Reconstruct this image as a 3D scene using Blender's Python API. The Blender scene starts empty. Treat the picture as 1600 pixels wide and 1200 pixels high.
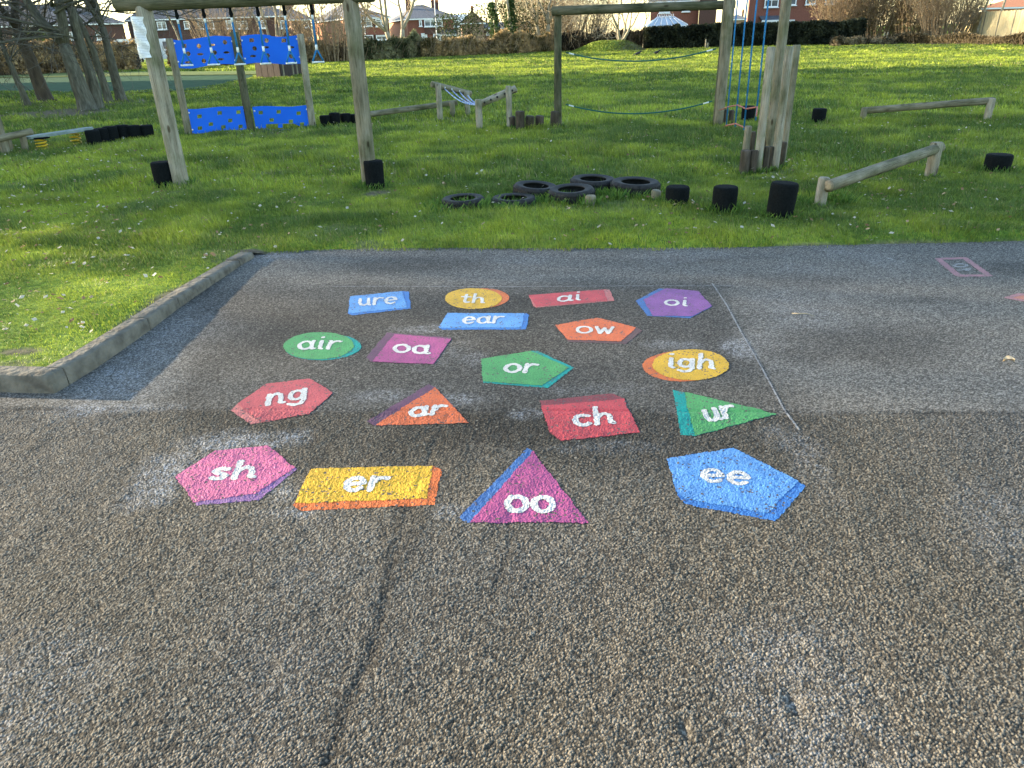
import bpy, math, random
import numpy as np
from mathutils import Vector, Matrix
R = math.radians
sc = bpy.context.scene
# ------------------------------------------------------------------ camera
CAM_H, PITCH, ROLL, FPX = 1.6, R(25.5), R(1.66), 1140.0
cam_d = bpy.data.cameras.new('camera'); cam = bpy.data.objects.new('camera', cam_d)
sc.collection.objects.link(cam); sc.camera = cam
cam_d.sensor_width = 36; cam_d.lens = 36 * FPX / 1600; cam_d.clip_start = .05; cam_d.clip_end = 3000
CM = Matrix.Rotation(math.pi / 2 - PITCH, 4, 'X') @ Matrix.Rotation(-ROLL, 4, 'Z')
cam.matrix_world = Matrix.Translation((0, 0, CAM_H)) @ CM
# ------------------------------------------------------------------ sky, sun, exposure
SUN_EL, SUN_AZ = R(12), R(-75)          # azimuth clockwise from +Y
w = bpy.data.worlds.new('World'); sc.world = w; w.use_nodes = True
_nt = w.node_tree
sky = _nt.nodes.new('ShaderNodeTexSky'); sky.sky_type = 'NISHITA'; sky.sun_disc = False
sky.sun_elevation = SUN_EL; sky.sun_rotation = SUN_AZ; sky.dust_density = .6; sky.air_density = 1.0
_nt.links.new(sky.outputs[0], _nt.nodes['Background'].inputs[0])
_nt.nodes['Background'].inputs[1].default_value = 0.145
S = Vector((math.sin(SUN_AZ) * math.cos(SUN_EL), math.cos(SUN_AZ) * math.cos(SUN_EL), math.sin(SUN_EL)))
sl = bpy.data.lights.new('sun', 'SUN'); sl.energy = 5.0; sl.angle = R(.9); sl.color = (1, .83, .58)
so = bpy.data.objects.new('sun', sl); sc.collection.objects.link(so)
so.rotation_euler = S.to_track_quat('Z', 'Y').to_euler()
sc.view_settings.view_transform = 'Standard'; sc.view_settings.look = 'None'
sc.view_settings.exposure = 2.35; sc.view_settings.gamma = 1
sc.cycles.max_bounces = 5

# ------------------------------------------------------------------ measuring helpers
CI = (Matrix.Translation((0, 0, CAM_H)) @ CM).inverted()
CR = np.array(CM.to_3x3())
def ray(px, py): return CM.to_3x3() @ Vector(((px - 800) / FPX, -(py - 600) / FPX, -1))
def G(px, py, z=0.0):
    d = ray(px, py); t = (z - CAM_H) / d.z
    return Vector((d.x * t, d.y * t, z))
def A(px, py, Y):
    d = ray(px, py); t = Y / d.y
    return Vector((d.x * t, Y, CAM_H + d.z * t))
def gx(px, Y, z=0):                    # ground point at distance Y seen in column px (approx)
    lo, hi = 0., 1200.
    for _ in range(30):
        m = (lo + hi) / 2; p = A(px, m, Y)
        if p.z > z: lo = m
        else: hi = m
    return Vector((p.x, Y, z))
def proj(P):
    c = CI @ Vector(P)
    if c.z > -.02: return 800, -1e9
    return 800 + FPX * c.x / -c.z, 600 - FPX * c.y / -c.z
def zd(P): return -(CI @ Vector(P)).z
def H(P, py):                          # height above P whose picture is in row py
    lo, hi = -1., 60.
    for _ in range(40):
        m = (lo + hi) / 2
        if proj((P[0], P[1], m))[1] > py: lo = m
        else: hi = m
    return lo
def wm(P, wpx): return wpx * zd(P) / FPX   # pixel width to metres
rnd = random.Random(7)
# ------------------------------------------------------------------ noise in numpy
def hsh(ix, iy, s=0):
    with np.errstate(over='ignore'):
        h = (ix.astype(np.int64) * 374761393 + iy.astype(np.int64) * 668265263 + s * 1274126177) & 0xFFFFFFFF
        h = ((h ^ (h >> 13)) * 1274126177) & 0xFFFFFFFF
        h = ((h ^ (h >> 16)) * 2246822519) & 0xFFFFFFFF
        h = h ^ (h >> 15)
    return (h & 0xFFFFFF) / float(0xFFFFFF)
def vnoise(x, y, sc_=1., s=0):
    x = x / sc_; y = y / sc_; ix = np.floor(x); iy = np.floor(y); fx = x - ix; fy = y - iy
    fx = fx * fx * (3 - 2 * fx); fy = fy * fy * (3 - 2 * fy)
    a = hsh(ix, iy, s); b = hsh(ix + 1, iy, s); c = hsh(ix, iy + 1, s); d = hsh(ix + 1, iy + 1, s)
    return (a * (1 - fx) + b * fx) * (1 - fy) + (c * (1 - fx) + d * fx) * fy
def fbm(x, y, sc_, s=0, o=3):
    r = 0; a = .5
    for k in range(o): r = r + a * vnoise(x, y, sc_ / 2 ** k, s + k * 17); a *= .5
    return r / (1 - .5 ** o)
def worley(x, y, cell, s=0):
    x = x / cell; y = y / cell; ix = np.floor(x); iy = np.floor(y)
    best = np.full(x.shape, 9.); bid = np.zeros(x.shape)
    for i in (-1, 0, 1):
        for j in (-1, 0, 1):
            cx = ix + i; cy = iy + j
            d = (cx + hsh(cx, cy, s) - x) ** 2 + (cy + hsh(cx, cy, s + 5) - y) ** 2
            m = d < best; best = np.where(m, d, best); bid = np.where(m, hsh(cx, cy, s + 9), bid)
    return np.sqrt(best), bid
def sstep(a, b, x):
    t = np.clip((x - a) / (b - a), 0, 1); return t * t * (3 - 2 * t)
def seg_d(x, y, p, q):
    dx, dy = q[0] - p[0], q[1] - p[1]; L = dx * dx + dy * dy + 1e-12
    t = np.clip(((x - p[0]) * dx + (y - p[1]) * dy) / L, 0, 1)
    return np.hypot(x - p[0] - t * dx, y - p[1] - t * dy)
def poly_sd(x, y, P):
    d = np.full(x.shape, 1e9); ins = np.zeros(x.shape, bool); n = len(P)
    for i in range(n):
        a, b = P[i], P[(i + 1) % n]
        d = np.minimum(d, seg_d(x, y, a, b))
        c = ((a[1] > y) != (b[1] > y))
        with np.errstate(divide='ignore', invalid='ignore'):
            xi = (b[0] - a[0]) * (y - a[1]) / (b[1] - a[1] + 1e-15) + a[0]
        ins ^= c & (x < xi)
    return np.where(ins, -d, d)
# ------------------------------------------------------------------ materials
def nodes(name):
    m = bpy.data.materials.new(name); m.use_nodes = True; nt = m.node_tree
    return m, nt, nt.nodes['Principled BSDF'], nt.nodes.new, nt.links.new
def rampn(nt, src, cols):
    r = nt.nodes.new('ShaderNodeValToRGB'); e = r.color_ramp.elements
    while len(e) > len(cols): e.remove(e[-1])
    while len(e) < len(cols): e.new(1)
    for k, (p, c) in enumerate(cols): e[k].position = p; e[k].color = (*c, 1)
    nt.links.new(src, r.inputs[0]); return r.outputs[0]
def pmat(name, c1, c2, scale=5, rough=.8, bump=.2, bdist=.01, stretch=None, attr=None, spec=.3, metal=0, c3=None, det=4):
    m, nt, b, N, L = nodes(name)
    if attr: t = N('ShaderNodeAttribute'); t.attribute_name = attr; vec = t.outputs['Vector']
    else: t = N('ShaderNodeTexCoord'); vec = t.outputs['Object']
    mp = N('ShaderNodeMapping'); L(vec, mp.inputs[0])
    if stretch: mp.inputs['Scale'].default_value = stretch
    n = N('ShaderNodeTexNoise'); n.inputs['Scale'].default_value = scale; n.inputs['Detail'].default_value = det
    L(mp.outputs[0], n.inputs['Vector'])
    cols = [(.3, c1), (.7, c2)] if c3 is None else [(.25, c1), (.5, c2), (.75, c3)]
    L(rampn(nt, n.outputs[0], cols), b.inputs['Base Color'])
    b.inputs['Roughness'].default_value = rough; b.inputs['Specular IOR Level'].default_value = spec
    b.inputs['Metallic'].default_value = metal
    if bump:
        bp = N('ShaderNodeBump'); bp.inputs['Strength'].default_value = bump; bp.inputs['Distance'].default_value = bdist
        n2 = N('ShaderNodeTexNoise'); n2.inputs['Scale'].default_value = scale * 2.5; n2.inputs['Detail'].default_value = 4
        L(mp.outputs[0], n2.inputs['Vector']); L(n2.outputs[0], bp.inputs['Height']); L(bp.outputs[0], b.inputs['Normal'])
    return m
def colattr_mat(name, attr='col', rough=.7, transl=0, bump=None, spec=.2):
    m, nt, b, N, L = nodes(name)
    a = N('ShaderNodeAttribute'); a.attribute_name = attr
    L(a.outputs['Color'], b.inputs['Base Color']); b.inputs['Roughness'].default_value = rough
    b.inputs['Specular IOR Level'].default_value = spec
    if bump:
        t = N('ShaderNodeTexCoord'); n = N('ShaderNodeTexNoise'); n.inputs['Scale'].default_value = bump[0]; n.inputs['Detail'].default_value = 5
        L(t.outputs['Object'], n.inputs['Vector'])
        bp = N('ShaderNodeBump'); bp.inputs['Distance'].default_value = bump[1]; L(n.outputs[0], bp.inputs['Height']); L(bp.outputs[0], b.inputs['Normal'])
    if transl:
        tr = N('ShaderNodeBsdfTranslucent'); L(a.outputs['Color'], tr.inputs['Color'])
        mx = N('ShaderNodeMixShader'); mx.inputs[0].default_value = transl
        L(b.outputs[0], mx.inputs[1]); L(tr.outputs[0], mx.inputs[2])
        L(mx.outputs[0], nt.nodes['Material Output'].inputs['Surface'])
    return m
M = {}
M['log'] = pmat('weathered_log', (.10, .10, .065), (.22, .21, .15), 4, .85, .6, .012, (5, 5, .5), 'lc', c3=(.30, .285, .22))
M['log_green'] = pmat('mossy_log', (.04, .046, .027), (.10, .10, .062), 4, .9, .6, .012, (5, 5, .5), 'lc', c3=(.16, .15, .10))
M['log_pale'] = pmat('pale_post', (.15, .14, .10), (.31, .29, .23), 4, .85, .6, .01, (5, 5, .45), 'lc', c3=(.42, .39, .32))
M['log_brown'] = pmat('brown_stub', (.04, .035, .026), (.10, .08, .06), 6, .9, .6, .012, (5, 5, .8), 'lc')
def logmat(name, a, b_, c, knots=True):
    m, nt, bs, N, L = nodes(name)
    t = N('ShaderNodeAttribute'); t.attribute_name = 'lc'; vec = t.outputs['Vector']
    def noise(sc3, scale, det=5, rough=.6):
        mp = N('ShaderNodeMapping'); L(vec, mp.inputs[0]); mp.inputs['Scale'].default_value = sc3
        n = N('ShaderNodeTexNoise'); n.inputs['Scale'].default_value = scale; n.inputs['Detail'].default_value = det; n.inputs['Roughness'].default_value = rough; L(mp.outputs[0], n.inputs['Vector']); return n.outputs[0]
    base = rampn(nt, noise((4, 4, .8), 3.2), [(.3, a), (.5, b_), (.7, c)])
    fine = rampn(nt, noise((14, 14, .35), 9, 6, .75), [(.36, (.45, .43, .40)), (.48, (.95, .94, .92)), (.7, (1.15, 1.14, 1.12))])
    blot = rampn(nt, noise((1.2, 1.2, 1.0), 3, 4), [(.35, (.62, .68, .55)), (.55, (1, 1, 1)), (.8, (1.12, 1.05, .95))])
    out = base
    for o_ in (fine, blot):
        mu = N('ShaderNodeMix'); mu.data_type = 'RGBA'; mu.blend_type = 'MULTIPLY'; mu.inputs[0].default_value = 1; L(out, mu.inputs[6]); L(o_, mu.inputs[7]); out = mu.outputs[2]
    if knots:
        mp = N('ShaderNodeMapping'); L(vec, mp.inputs[0]); mp.inputs['Scale'].default_value = (7, 7, 2.6)
        vo = N('ShaderNodeTexVoronoi'); vo.inputs['Scale'].default_value = 1.2; L(mp.outputs[0], vo.inputs['Vector'])
        kr = rampn(nt, vo.outputs['Distance'], [(.10, (.35, .3, .25)), (.17, (1, 1, 1))])
        mu = N('ShaderNodeMix'); mu.data_type = 'RGBA'; mu.blend_type = 'MULTIPLY'; mu.inputs[0].default_value = 1; L(out, mu.inputs[6]); L(kr, mu.inputs[7]); out = mu.outputs[2]
    L(out, bs.inputs['Base Color']); bs.inputs['Roughness'].default_value = .88; bs.inputs['Specular IOR Level'].default_value = .15
    bp = N('ShaderNodeBump'); bp.inputs['Distance'].default_value = .008; bp.inputs['Strength'].default_value = .8; L(noise((14, 14, .35), 9, 6, .75), bp.inputs['Height']); L(bp.outputs[0], bs.inputs['Normal'])
    return m
M['log'] = logmat('weathered_log', (.10, .095, .062), (.19, .175, .125), (.26, .24, .185))
M['log_green'] = logmat('mossy_log', (.045, .05, .03), (.095, .095, .06), (.15, .14, .10))
M['log_pale'] = logmat('pale_log', (.16, .145, .105), (.27, .25, .195), (.36, .335, .27))
M['log_brown'] = logmat('brown_log', (.04, .033, .024), (.075, .06, .046), (.12, .10, .08), False)
M['endgrain'] = pmat('end_grain', (.2, .16, .1), (.36, .29, .18), 30, .9, .3)
M['rubber'] = pmat('black_rubber', (.003, .0045, .005), (.009, .011, .012), 60, .9, .6, .006, spec=.06)
M['tyre'] = pmat('tyre_rubber', (.007, .007, .008), (.028, .027, .025), 25, .75, .4, .004, spec=.25)
M['blue_panel'] = pmat('blue_panel', (.002, .10, .58), (.003, .115, .64), 3, .5, .03, spec=.2)
M['bolt'] = pmat('steel_bolt', (.5, .52, .55), (.7, .7, .72), 20, .35, 0, metal=.6)
M['black_bolt'] = pmat('black_hole_plug', (.01, .01, .01), (.03, .03, .03), 20, .6, 0)
M['rope_blue'] = pmat('blue_rope', (.005, .09, .26), (.015, .2, .42), 90, .7, .5, .004)
M['rope_green'] = pmat('green_rope', (.004, .06, .05), (.01, .13, .11), 90, .7, .5, .004)
M['rope_pink'] = pmat('faded_red_rope', (.26, .08, .06), (.42, .17, .13), 60, .8, .4, .004)
M['rope_mix'] = pmat('blue_white_rope', (.01, .07, .35), (.5, .6, .7), 14, .7, .3, .004)
M['ferrule'] = pmat('pale_ferrule', (.55, .6, .6), (.75, .8, .8), 20, .4, 0)
M['paper'] = None
M['yellow_steel'] = pmat('yellow_spring', (.55, .36, .01), (.7, .48, .03), 10, .5, .1)
M['deck'] = pmat('grey_green_deck', (.10, .14, .13), (.22, .28, .27), 8, .6, .2)
M['plank'] = pmat('brown_plank', (.018, .012, .010), (.045, .033, .028), 6, .85, .4, .01, (4, 4, .6))
M['bark'] = pmat('grey_bark', (.035, .034, .024), (.085, .082, .058), 7, .95, .9, .03, (2.5, 2.5, .6), 'lc', c3=(.14, .14, .105))
M['bark_pale'] = pmat('pale_bark', (.17, .15, .10), (.38, .34, .25), 5, .9, .5, .03, (2, 2, .6), 'lc')
M['bark_brown'] = pmat('brown_bark', (.035, .027, .017), (.085, .066, .043), 5, .9, .5, .03, (2, 2, .6), 'lc')
M['twig_dark'] = pmat('dark_twig', (.04, .037, .03), (.11, .10, .08), 3, .9, 0)
M['twig_pale'] = pmat('pale_twig', (.24, .20, .13), (.42, .36, .26), 3, .9, 0)
M['twig_tan'] = pmat('tan_twig', (.17, .125, .075), (.34, .26, .165), 1.5, .9, 0)
M['foliage'] = colattr_mat('hedge_leaf', transl=.25)
M['brick_red'] = pmat('red_brick', (.14, .055, .042), (.21, .08, .058), 9, .9, .3, c3=(.26, .105, .075))
M['brick_dark'] = pmat('dark_brick', (.075, .04, .034), (.12, .062, .05), 9, .9, .3)
M['brick_orange_lit'] = pmat('orange_and_lit_brick', (.36, .16, .09), (.5, .24, .14), 9, .9, .3)  # orange brick; also carries the sunlight painted on two houses' side walls
M['brick_brown'] = pmat('brown_brick', (.19, .12, .09), (.29, .19, .14), 9, .9, .3)
M['slate'] = pmat('slate_roof', (.055, .06, .07), (.12, .125, .14), 4, .75, .4, .03, (1, 1, 4))
M['tile_orange'] = pmat('orange_tile', (.36, .13, .06), (.52, .22, .1), 4, .8, .4, .03, (1, 1, 4))
M['roof_blue'] = pmat('pale_metal_roof', (.42, .52, .66), (.5, .62, .76), 2, .4, .1)
M['upvc'] = pmat('white_frame', (.72, .73, .74), (.8, .8, .8), 5, .4, 0)
M['glass'] = pmat('window_glass', (.03, .04, .05), (.16, .19, .21), .8, .08, 0, spec=.8)
M['glass_pale'] = pmat('conservatory_glass', (.35, .4, .45), (.45, .5, .55), 1, .12, 0, spec=.8)
M['van'] = pmat('white_van_paint', (.68, .7, .73), (.76, .78, .8), 2, .25, 0, spec=.6)
M['fence'] = pmat('pale_fence', (.40, .33, .18), (.58, .49, .30), 2, .9, .3, .01, (6, 6, .5))
M['pole'] = pmat('pale_pole', (.5, .5, .5), (.62, .62, .6), 3, .5, 0)
M['crow'] = pmat('crow_feather', (.008, .008, .01), (.02, .02, .024), 20, .5, .2)
M['concrete'] = pmat('kerb_concrete', (.055, .048, .038), (.13, .117, .092), 11, .95, 1., .014, c3=(.19, .17, .135), det=10)
M['leaf'] = colattr_mat('dry_leaf', transl=.3)
M['blade'] = colattr_mat('grass_blade', rough=.55, transl=.35, spec=.25)
M['render_wall'] = pmat('cream_wall', (.5, .47, .4), (.6, .57, .5), 3, .9, .2)
# ------------------------------------------------------------------ object helpers
def link(o): sc.collection.objects.link(o); return o
def tag(o, label=None, cat=None, group=None, kind=None):
    if label: o['label'] = label
    if cat: o['category'] = cat
    if group: o['group'] = group
    if kind: o['kind'] = kind
    return o
def thing(name, loc, label, cat, group=None):
    o = link(bpy.data.objects.new(name, None)); o.location = loc; o.empty_display_size = .1
    return tag(o, label, cat, group)
def npmesh(name, V, F, mat=None, smooth=False, attrs=None, faces_n=None):
    """V (n,3), F (m,k) int array, all faces with k corners"""
    me = bpy.data.meshes.new(name); V = np.asarray(V, np.float32); F = np.asarray(F, np.int32)
    m, k = F.shape
    me.vertices.add(len(V)); me.vertices.foreach_set('co', V.ravel())
    me.loops.add(m * k); me.loops.foreach_set('vertex_index', F.ravel())
    me.polygons.add(m); me.polygons.foreach_set('loop_start', np.arange(0, m * k, k, dtype=np.int32))
    me.polygons.foreach_set('loop_total', np.full(m, k, np.int32))
    me.polygons.foreach_set('use_smooth', np.full(m, smooth))
    if attrs:
        for an, arr in attrs.items():
            arr = np.asarray(arr, np.float32)
            if arr.shape[1] == 3: arr = np.hstack([arr, np.ones((len(arr), 1), np.float32)])
            a = me.attributes.new(an, 'FLOAT_COLOR', 'POINT'); a.data.foreach_set('color', arr.ravel())
    me.update(calc_edges=True)
    if mat: me.materials.append(mat)
    return me
def npobj(name, me, parent=None):
    o = link(bpy.data.objects.new(name, me))
    if parent: o.parent = parent
    return o
class MB:
    def __init__(s): s.v = []; s.f = []; s.sm = []; s.lc = []; s.mi = []; s.m = 0
    def add(s, pts, lcs=None):
        k = len(s.v); s.v += [tuple(p) for p in pts]; s.lc += [tuple(p) for p in (lcs or pts)]; return k
    def face(s, idx, smooth=False): s.f.append(tuple(idx)); s.sm.append(smooth); s.mi.append(s.m)
    def box(s, c, size, rz=0, rx=0, ry=0):
        m = Matrix.Translation(c) @ Matrix.Rotation(rz, 4, 'Z') @ Matrix.Rotation(ry, 4, 'Y') @ Matrix.Rotation(rx, 4, 'X')
        x, y, z = [a / 2 for a in size]
        P = [(-x, -y, -z), (x, -y, -z), (x, y, -z), (-x, y, -z), (-x, -y, z), (x, -y, z), (x, y, z), (-x, y, z)]
        k = s.add([m @ Vector(p) for p in P])
        for q in ((0, 3, 2, 1), (4, 5, 6, 7), (0, 1, 5, 4), (1, 2, 6, 5), (2, 3, 7, 6), (3, 0, 4, 7)): s.face([k + i for i in q])
    def prism(s, poly, z0, z1):
        n = len(poly); k = s.add([(p[0], p[1], z0) for p in poly] + [(p[0], p[1], z1) for p in poly])
        for i in range(n): j = (i + 1) % n; s.face([k + i, k + j, k + n + j, k + n + i])
        s.face([k + n + i for i in range(n)]); s.face([k + i for i in range(n)][::-1])
    def quad(s, *p): k = s.add(p); s.face(range(k, k + len(p)))
    def path(s, pts, rad, n=8, caps=True, jit=0., seed=0, closed=False):
        """tube along a path, radii per point"""
        pts = [Vector(p) for p in pts]; m = len(pts); rr = random.Random(seed)
        if not hasattr(rad, '__len__'): rad = [rad] * m
        t0 = (pts[1] - pts[0]).normalized()
        up = Vector((0, 0, 1)) if abs(t0.z) < .9 else Vector((1, 0, 0))
        u = (up - t0 * up.dot(t0)).normalized(); Ln = 0; rings = []
        fl = [1 + rr.uniform(-jit, jit) for _ in range(n)]
        for i, p in enumerate(pts):
            a = pts[i - 1] if i else (pts[-1] if closed else p); b = pts[i + 1] if i < m - 1 else (pts[0] if closed else p)
            t = (b - a).normalized() if (b - a).length > 0 else t0
            u = (u - t * u.dot(t)).normalized(); v = t.cross(u)
            if i: Ln += (p - pts[i - 1]).length
            ps = []; ls = []
            for k in range(n):
                an = 2 * math.pi * k / n; r = rad[i] * fl[k] * (1 + rr.uniform(-jit, jit) * .3)
                ps.append(p + u * (math.cos(an) * r) + v * (math.sin(an) * r))
                ls.append((math.cos(an) * rad[i] + seed % 37, math.sin(an) * rad[i], Ln + seed % 23))
            rings.append(s.add(ps, ls))
        for i in range(m if closed else m - 1):
            a, b = rings[i], rings[(i + 1) % m]
            for k in range(n): j = (k + 1) % n; s.face([a + k, a + j, b + j, b + k], True)
        if caps and not closed:
            s.face([rings[0] + k for k in range(n)][::-1]); s.face([rings[-1] + k for k in range(n)])
    def log(s, p0, p1, r0, r1=None, n=16, seed=0, bend=.3, bev=.012):
        """round timber with bevelled ends and a slight bow"""
        p0, p1 = Vector(p0), Vector(p1); r1 = r1 or r0; d = p1 - p0; L = d.length; d.normalize()
        rr = random.Random(seed); sd = Vector((rr.uniform(-1, 1), rr.uniform(-1, 1), rr.uniform(-.3, .3))); sd = sd - d * sd.dot(d)
        pts = [p0]; rs = [max(r0 - bev, r0 * .8)]; N = 7
        for k in range(N):
            t = (bev + (L - 2 * bev) * k / (N - 1)) / L
            pts.append(p0 + d * (L * t) + sd * (math.sin(math.pi * t) * r0 * .12 * bend * 3)); rs.append((r0 + (r1 - r0) * t) * (1 + rr.uniform(-.02, .02)))
        pts.append(p1); rs.append(max(r1 - bev, r1 * .8))
        s.path(pts, rs, n, True, .025, seed)
    def lathe(s, prof, base, ax=(0, 0, 1), n=24, capb=True, capt=True, seed=0, jit=0):
        ax = Vector(ax).normalized(); u = ax.orthogonal().normalized(); v = ax.cross(u); base = Vector(base); rings = []
        rr = random.Random(seed)
        for r, z in prof:
            rings.append(s.add([base + ax * z + (u * math.cos(2 * math.pi * k / n) + v * math.sin(2 * math.pi * k / n)) * (r * (1 + rr.uniform(-jit, jit))) for k in range(n)]))
        for a, b in zip(rings, rings[1:]):
            for k in range(n): j = (k + 1) % n; s.face([a + k, a + j, b + j, b + k], True)
        if capb: s.face([rings[0] + k for k in range(n)][::-1])
        if capt: s.face([rings[-1] + k for k in range(n)])
    def build(s, name, mat, parent=None, at=None):
        o0 = Vector(at) if at is not None else (parent_loc(parent) if parent else Vector())
        me = bpy.data.meshes.new(name)
        me.from_pydata([(p[0] - o0.x, p[1] - o0.y, p[2] - o0.z) for p in s.v], [], s.f)
        me.polygons.foreach_set('use_smooth', s.sm)
        for m_ in (mat if isinstance(mat, (list, tuple)) else [mat]): me.materials.append(m_)
        me.polygons.foreach_set('material_index', s.mi)
        a = me.attributes.new('lc', 'FLOAT_VECTOR', 'POINT'); a.data.foreach_set('vector', np.array(s.lc, np.float32).ravel())
        o = link(bpy.data.objects.new(name, me))
        if parent: o.parent = parent
        elif at is not None: o.location = o0
        return o
def parent_loc(p):
    v = Vector()
    while p is not None: v += p.location; p = p.parent
    return v
def logobj(name, p0, p1, r0, r1=None, mat='log', parent=None, seed=None, **k):
    b = MB(); b.log(p0, p1, r0, r1, seed=rnd.randrange(9999) if seed is None else seed, **k)
    return b.build(name, M[mat], parent)

# =================================================================== THE GROUND
# kerb base line (face towards the tarmac), from the picture
kp = [G(0, 614), G(86, 616), G(109, 602), G(152, 575.5), G(236, 516), G(282, 481), G(332, 446), G(376, 416), G(398, 403)]
d0 = (kp[1] - kp[0]).normalized(); kp[0] = kp[1] - d0 * 9
def off_line(P, w_):
    out = []
    for i, p in enumerate(P):
        n = Vector()
        if i: t = (p - P[i - 1]).normalized(); n += Vector((-t.y, t.x, 0))
        if i < len(P) - 1: t = (P[i + 1] - p).normalized(); n += Vector((-t.y, t.x, 0))
        n.normalize()
        k = 1
        if 0 < i < len(P) - 1:
            t = (P[i + 1] - p).normalized(); k = 1 / max(.5, n.dot(Vector((-t.y, t.x, 0))))
        out.append(p + n * w_ * k)
    return out
KW = .115
kin = off_line(kp, KW)
back = [G(430, 396), G(520, 393), G(650, 392), G(800, 392), G(950, 392), G(1100, 391), G(1250, 388), G(1400, 385), G(1600, 380)]
e = (back[-1] - back[-4]).normalized(); back.append(back[-1] + e * 12)
YB = 12.0
lawn_poly = [(p.x, p.y) for p in kin] + [(p.x, p.y) for p in back] + [(back[-1].x, YB + .02), (kin[0].x, YB + .02)]
def lawn_z(x, y): return .018 + .075 * np.clip((7.0 - y) / 3.4, 0, 1.2)
def lawn_rel(x, y): return (fbm(x, y, .9, 3) - .5) * .05 * np.clip((YB - .3 - y) / 1.5, 0, 1)
def lawn_h(x, y):
    x = np.asarray(x, float); y = np.asarray(y, float)
    db = np.full(x.shape, 9.); dk = np.full(x.shape, 9.)
    for i in range(len(back) - 1): db = np.minimum(db, seg_d(x, y, back[i], back[i + 1]))
    for i in range(len(kin) - 1): dk = np.minimum(dk, seg_d(x, y, kin[i], kin[i + 1]))
    f = sstep(0, .22, db); g_ = sstep(0, .3, dk)
    return (lawn_z(x, y) - .010 * (1 - g_) + lawn_rel(x, y) * g_) * f - .006 * (1 - f)
# dirt patches (worn turf), real soil colour: list of px ellipse (cx, cy, rx, ry, strength)
def dirt_amount(x, y):
    d = np.zeros(x.shape)
    nz = fbm(x, y, .8, 31); nz2 = fbm(x, y, .25, 32)
    for (cx, cy, a, b, s_) in ((95, 176, 95, 7, .95), (180, 160, 50, 6, .8), (60, 158, 60, 6, .6), (590, 302, 28, 6, .9), (425, 272, 30, 4, .6), (35, 570, 60, 9, .9),
                               (1190, 268, 60, 10, .45), (1000, 322, 210, 12, .4), (392, 398, 45, 5, 1), (310, 400, 12, 3, .3), (278, 291, 30, 7, .85), (580, 293, 34, 7, .85), (1284, 323, 28, 6, .7), (700, 190, 60, 5, .6), (870, 199, 22, 4, .7), (390, 210, 100, 5, .6), (1455, 278, 22, 5, .6), (850, 322, 160, 9, .5)):
        c = G(cx, cy); e1 = G(cx + a, cy); e2 = G(cx, cy - b)
        ra = (e1 - c).length; rb = (e2 - c).length
        q = np.sqrt(((x - c.x) / ra) ** 2 + ((y - c.y) / rb) ** 2)
        d = np.maximum(d, s_ * sstep(1.25, .55, q + (nz - .5) * 1.4))
    sd = np.full(x.shape, 1e9)
    for i in range(len(kin) - 1): sd = np.minimum(sd, seg_d(x, y, kin[i], kin[i + 1]))
    for i in range(len(back) - 1): sd = np.minimum(sd, seg_d(x, y, back[i], back[i + 1]))
    d = np.maximum(d, .9 * sstep(.10, .0, sd + (nz - .5) * .3))
    d = np.maximum(d, .6 * sstep(.66, .8, nz) * sstep(.4, .6, nz2) * (y < 14))
    return np.clip(d, 0, 1)
def green(x, y):
    n1 = fbm(x, y, 2.2, 41); n2 = fbm(x, y, .5, 44)
    return np.clip(.40 + (n1 - .5) * 1.7 + (n2 - .5) * 2.0, 0, 1)
def lawn_material(name):
    m, nt, b, N, L = nodes(name)
    a = N('ShaderNodeAttribute'); a.attribute_name = 'st'
    sp = N('ShaderNodeSeparateColor'); L(a.outputs['Color'], sp.inputs[0])
    t = N('ShaderNodeTexCoord')
    n = N('ShaderNodeTexNoise'); n.inputs['Scale'].default_value = 14; n.inputs['Detail'].default_value = 6; n.inputs['Roughness'].default_value = .7
    L(t.outputs['Object'], n.inputs['Vector'])
    nb = N('ShaderNodeTexNoise'); nb.inputs['Scale'].default_value = 1.1; nb.inputs['Detail'].default_value = 5; L(t.outputs['Object'], nb.inputs['Vector'])
    g1 = rampn(nt, n.outputs[0], [(.3, (.045, .09, .014)), (.5, (.13, .21, .028)), (.72, (.32, .38, .045))])
    g2 = rampn(nt, nb.outputs[0], [(.3, (.75, .85, .8)), (.7, (1.25, 1.1, 1.0))])
    mu = N('ShaderNodeMix'); mu.data_type = 'RGBA'; mu.blend_type = 'MULTIPLY'; mu.inputs[0].default_value = 1
    L(g1, mu.inputs[6]); L(g2, mu.inputs[7])
    dr = rampn(nt, n.outputs[0], [(.3, (.05, .04, .028)), (.7, (.17, .14, .10))])
    mx = N('ShaderNodeMix'); mx.data_type = 'RGBA'; L(sp.outputs[0], mx.inputs[0]); L(mu.outputs[2], mx.inputs[6]); L(dr, mx.inputs[7])
    L(mx.outputs[2], b.inputs['Base Color']); b.inputs['Roughness'].default_value = .9; b.inputs['Specular IOR Level'].default_value = .1
    bp = N('ShaderNodeBump'); bp.inputs['Distance'].default_value = .02; bp.inputs['Strength'].default_value = .8
    L(n.outputs[0], bp.inputs['Height']); L(bp.outputs[0], b.inputs['Normal'])
    return m
M['lawn'] = lawn_material('lawn_turf')
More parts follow.
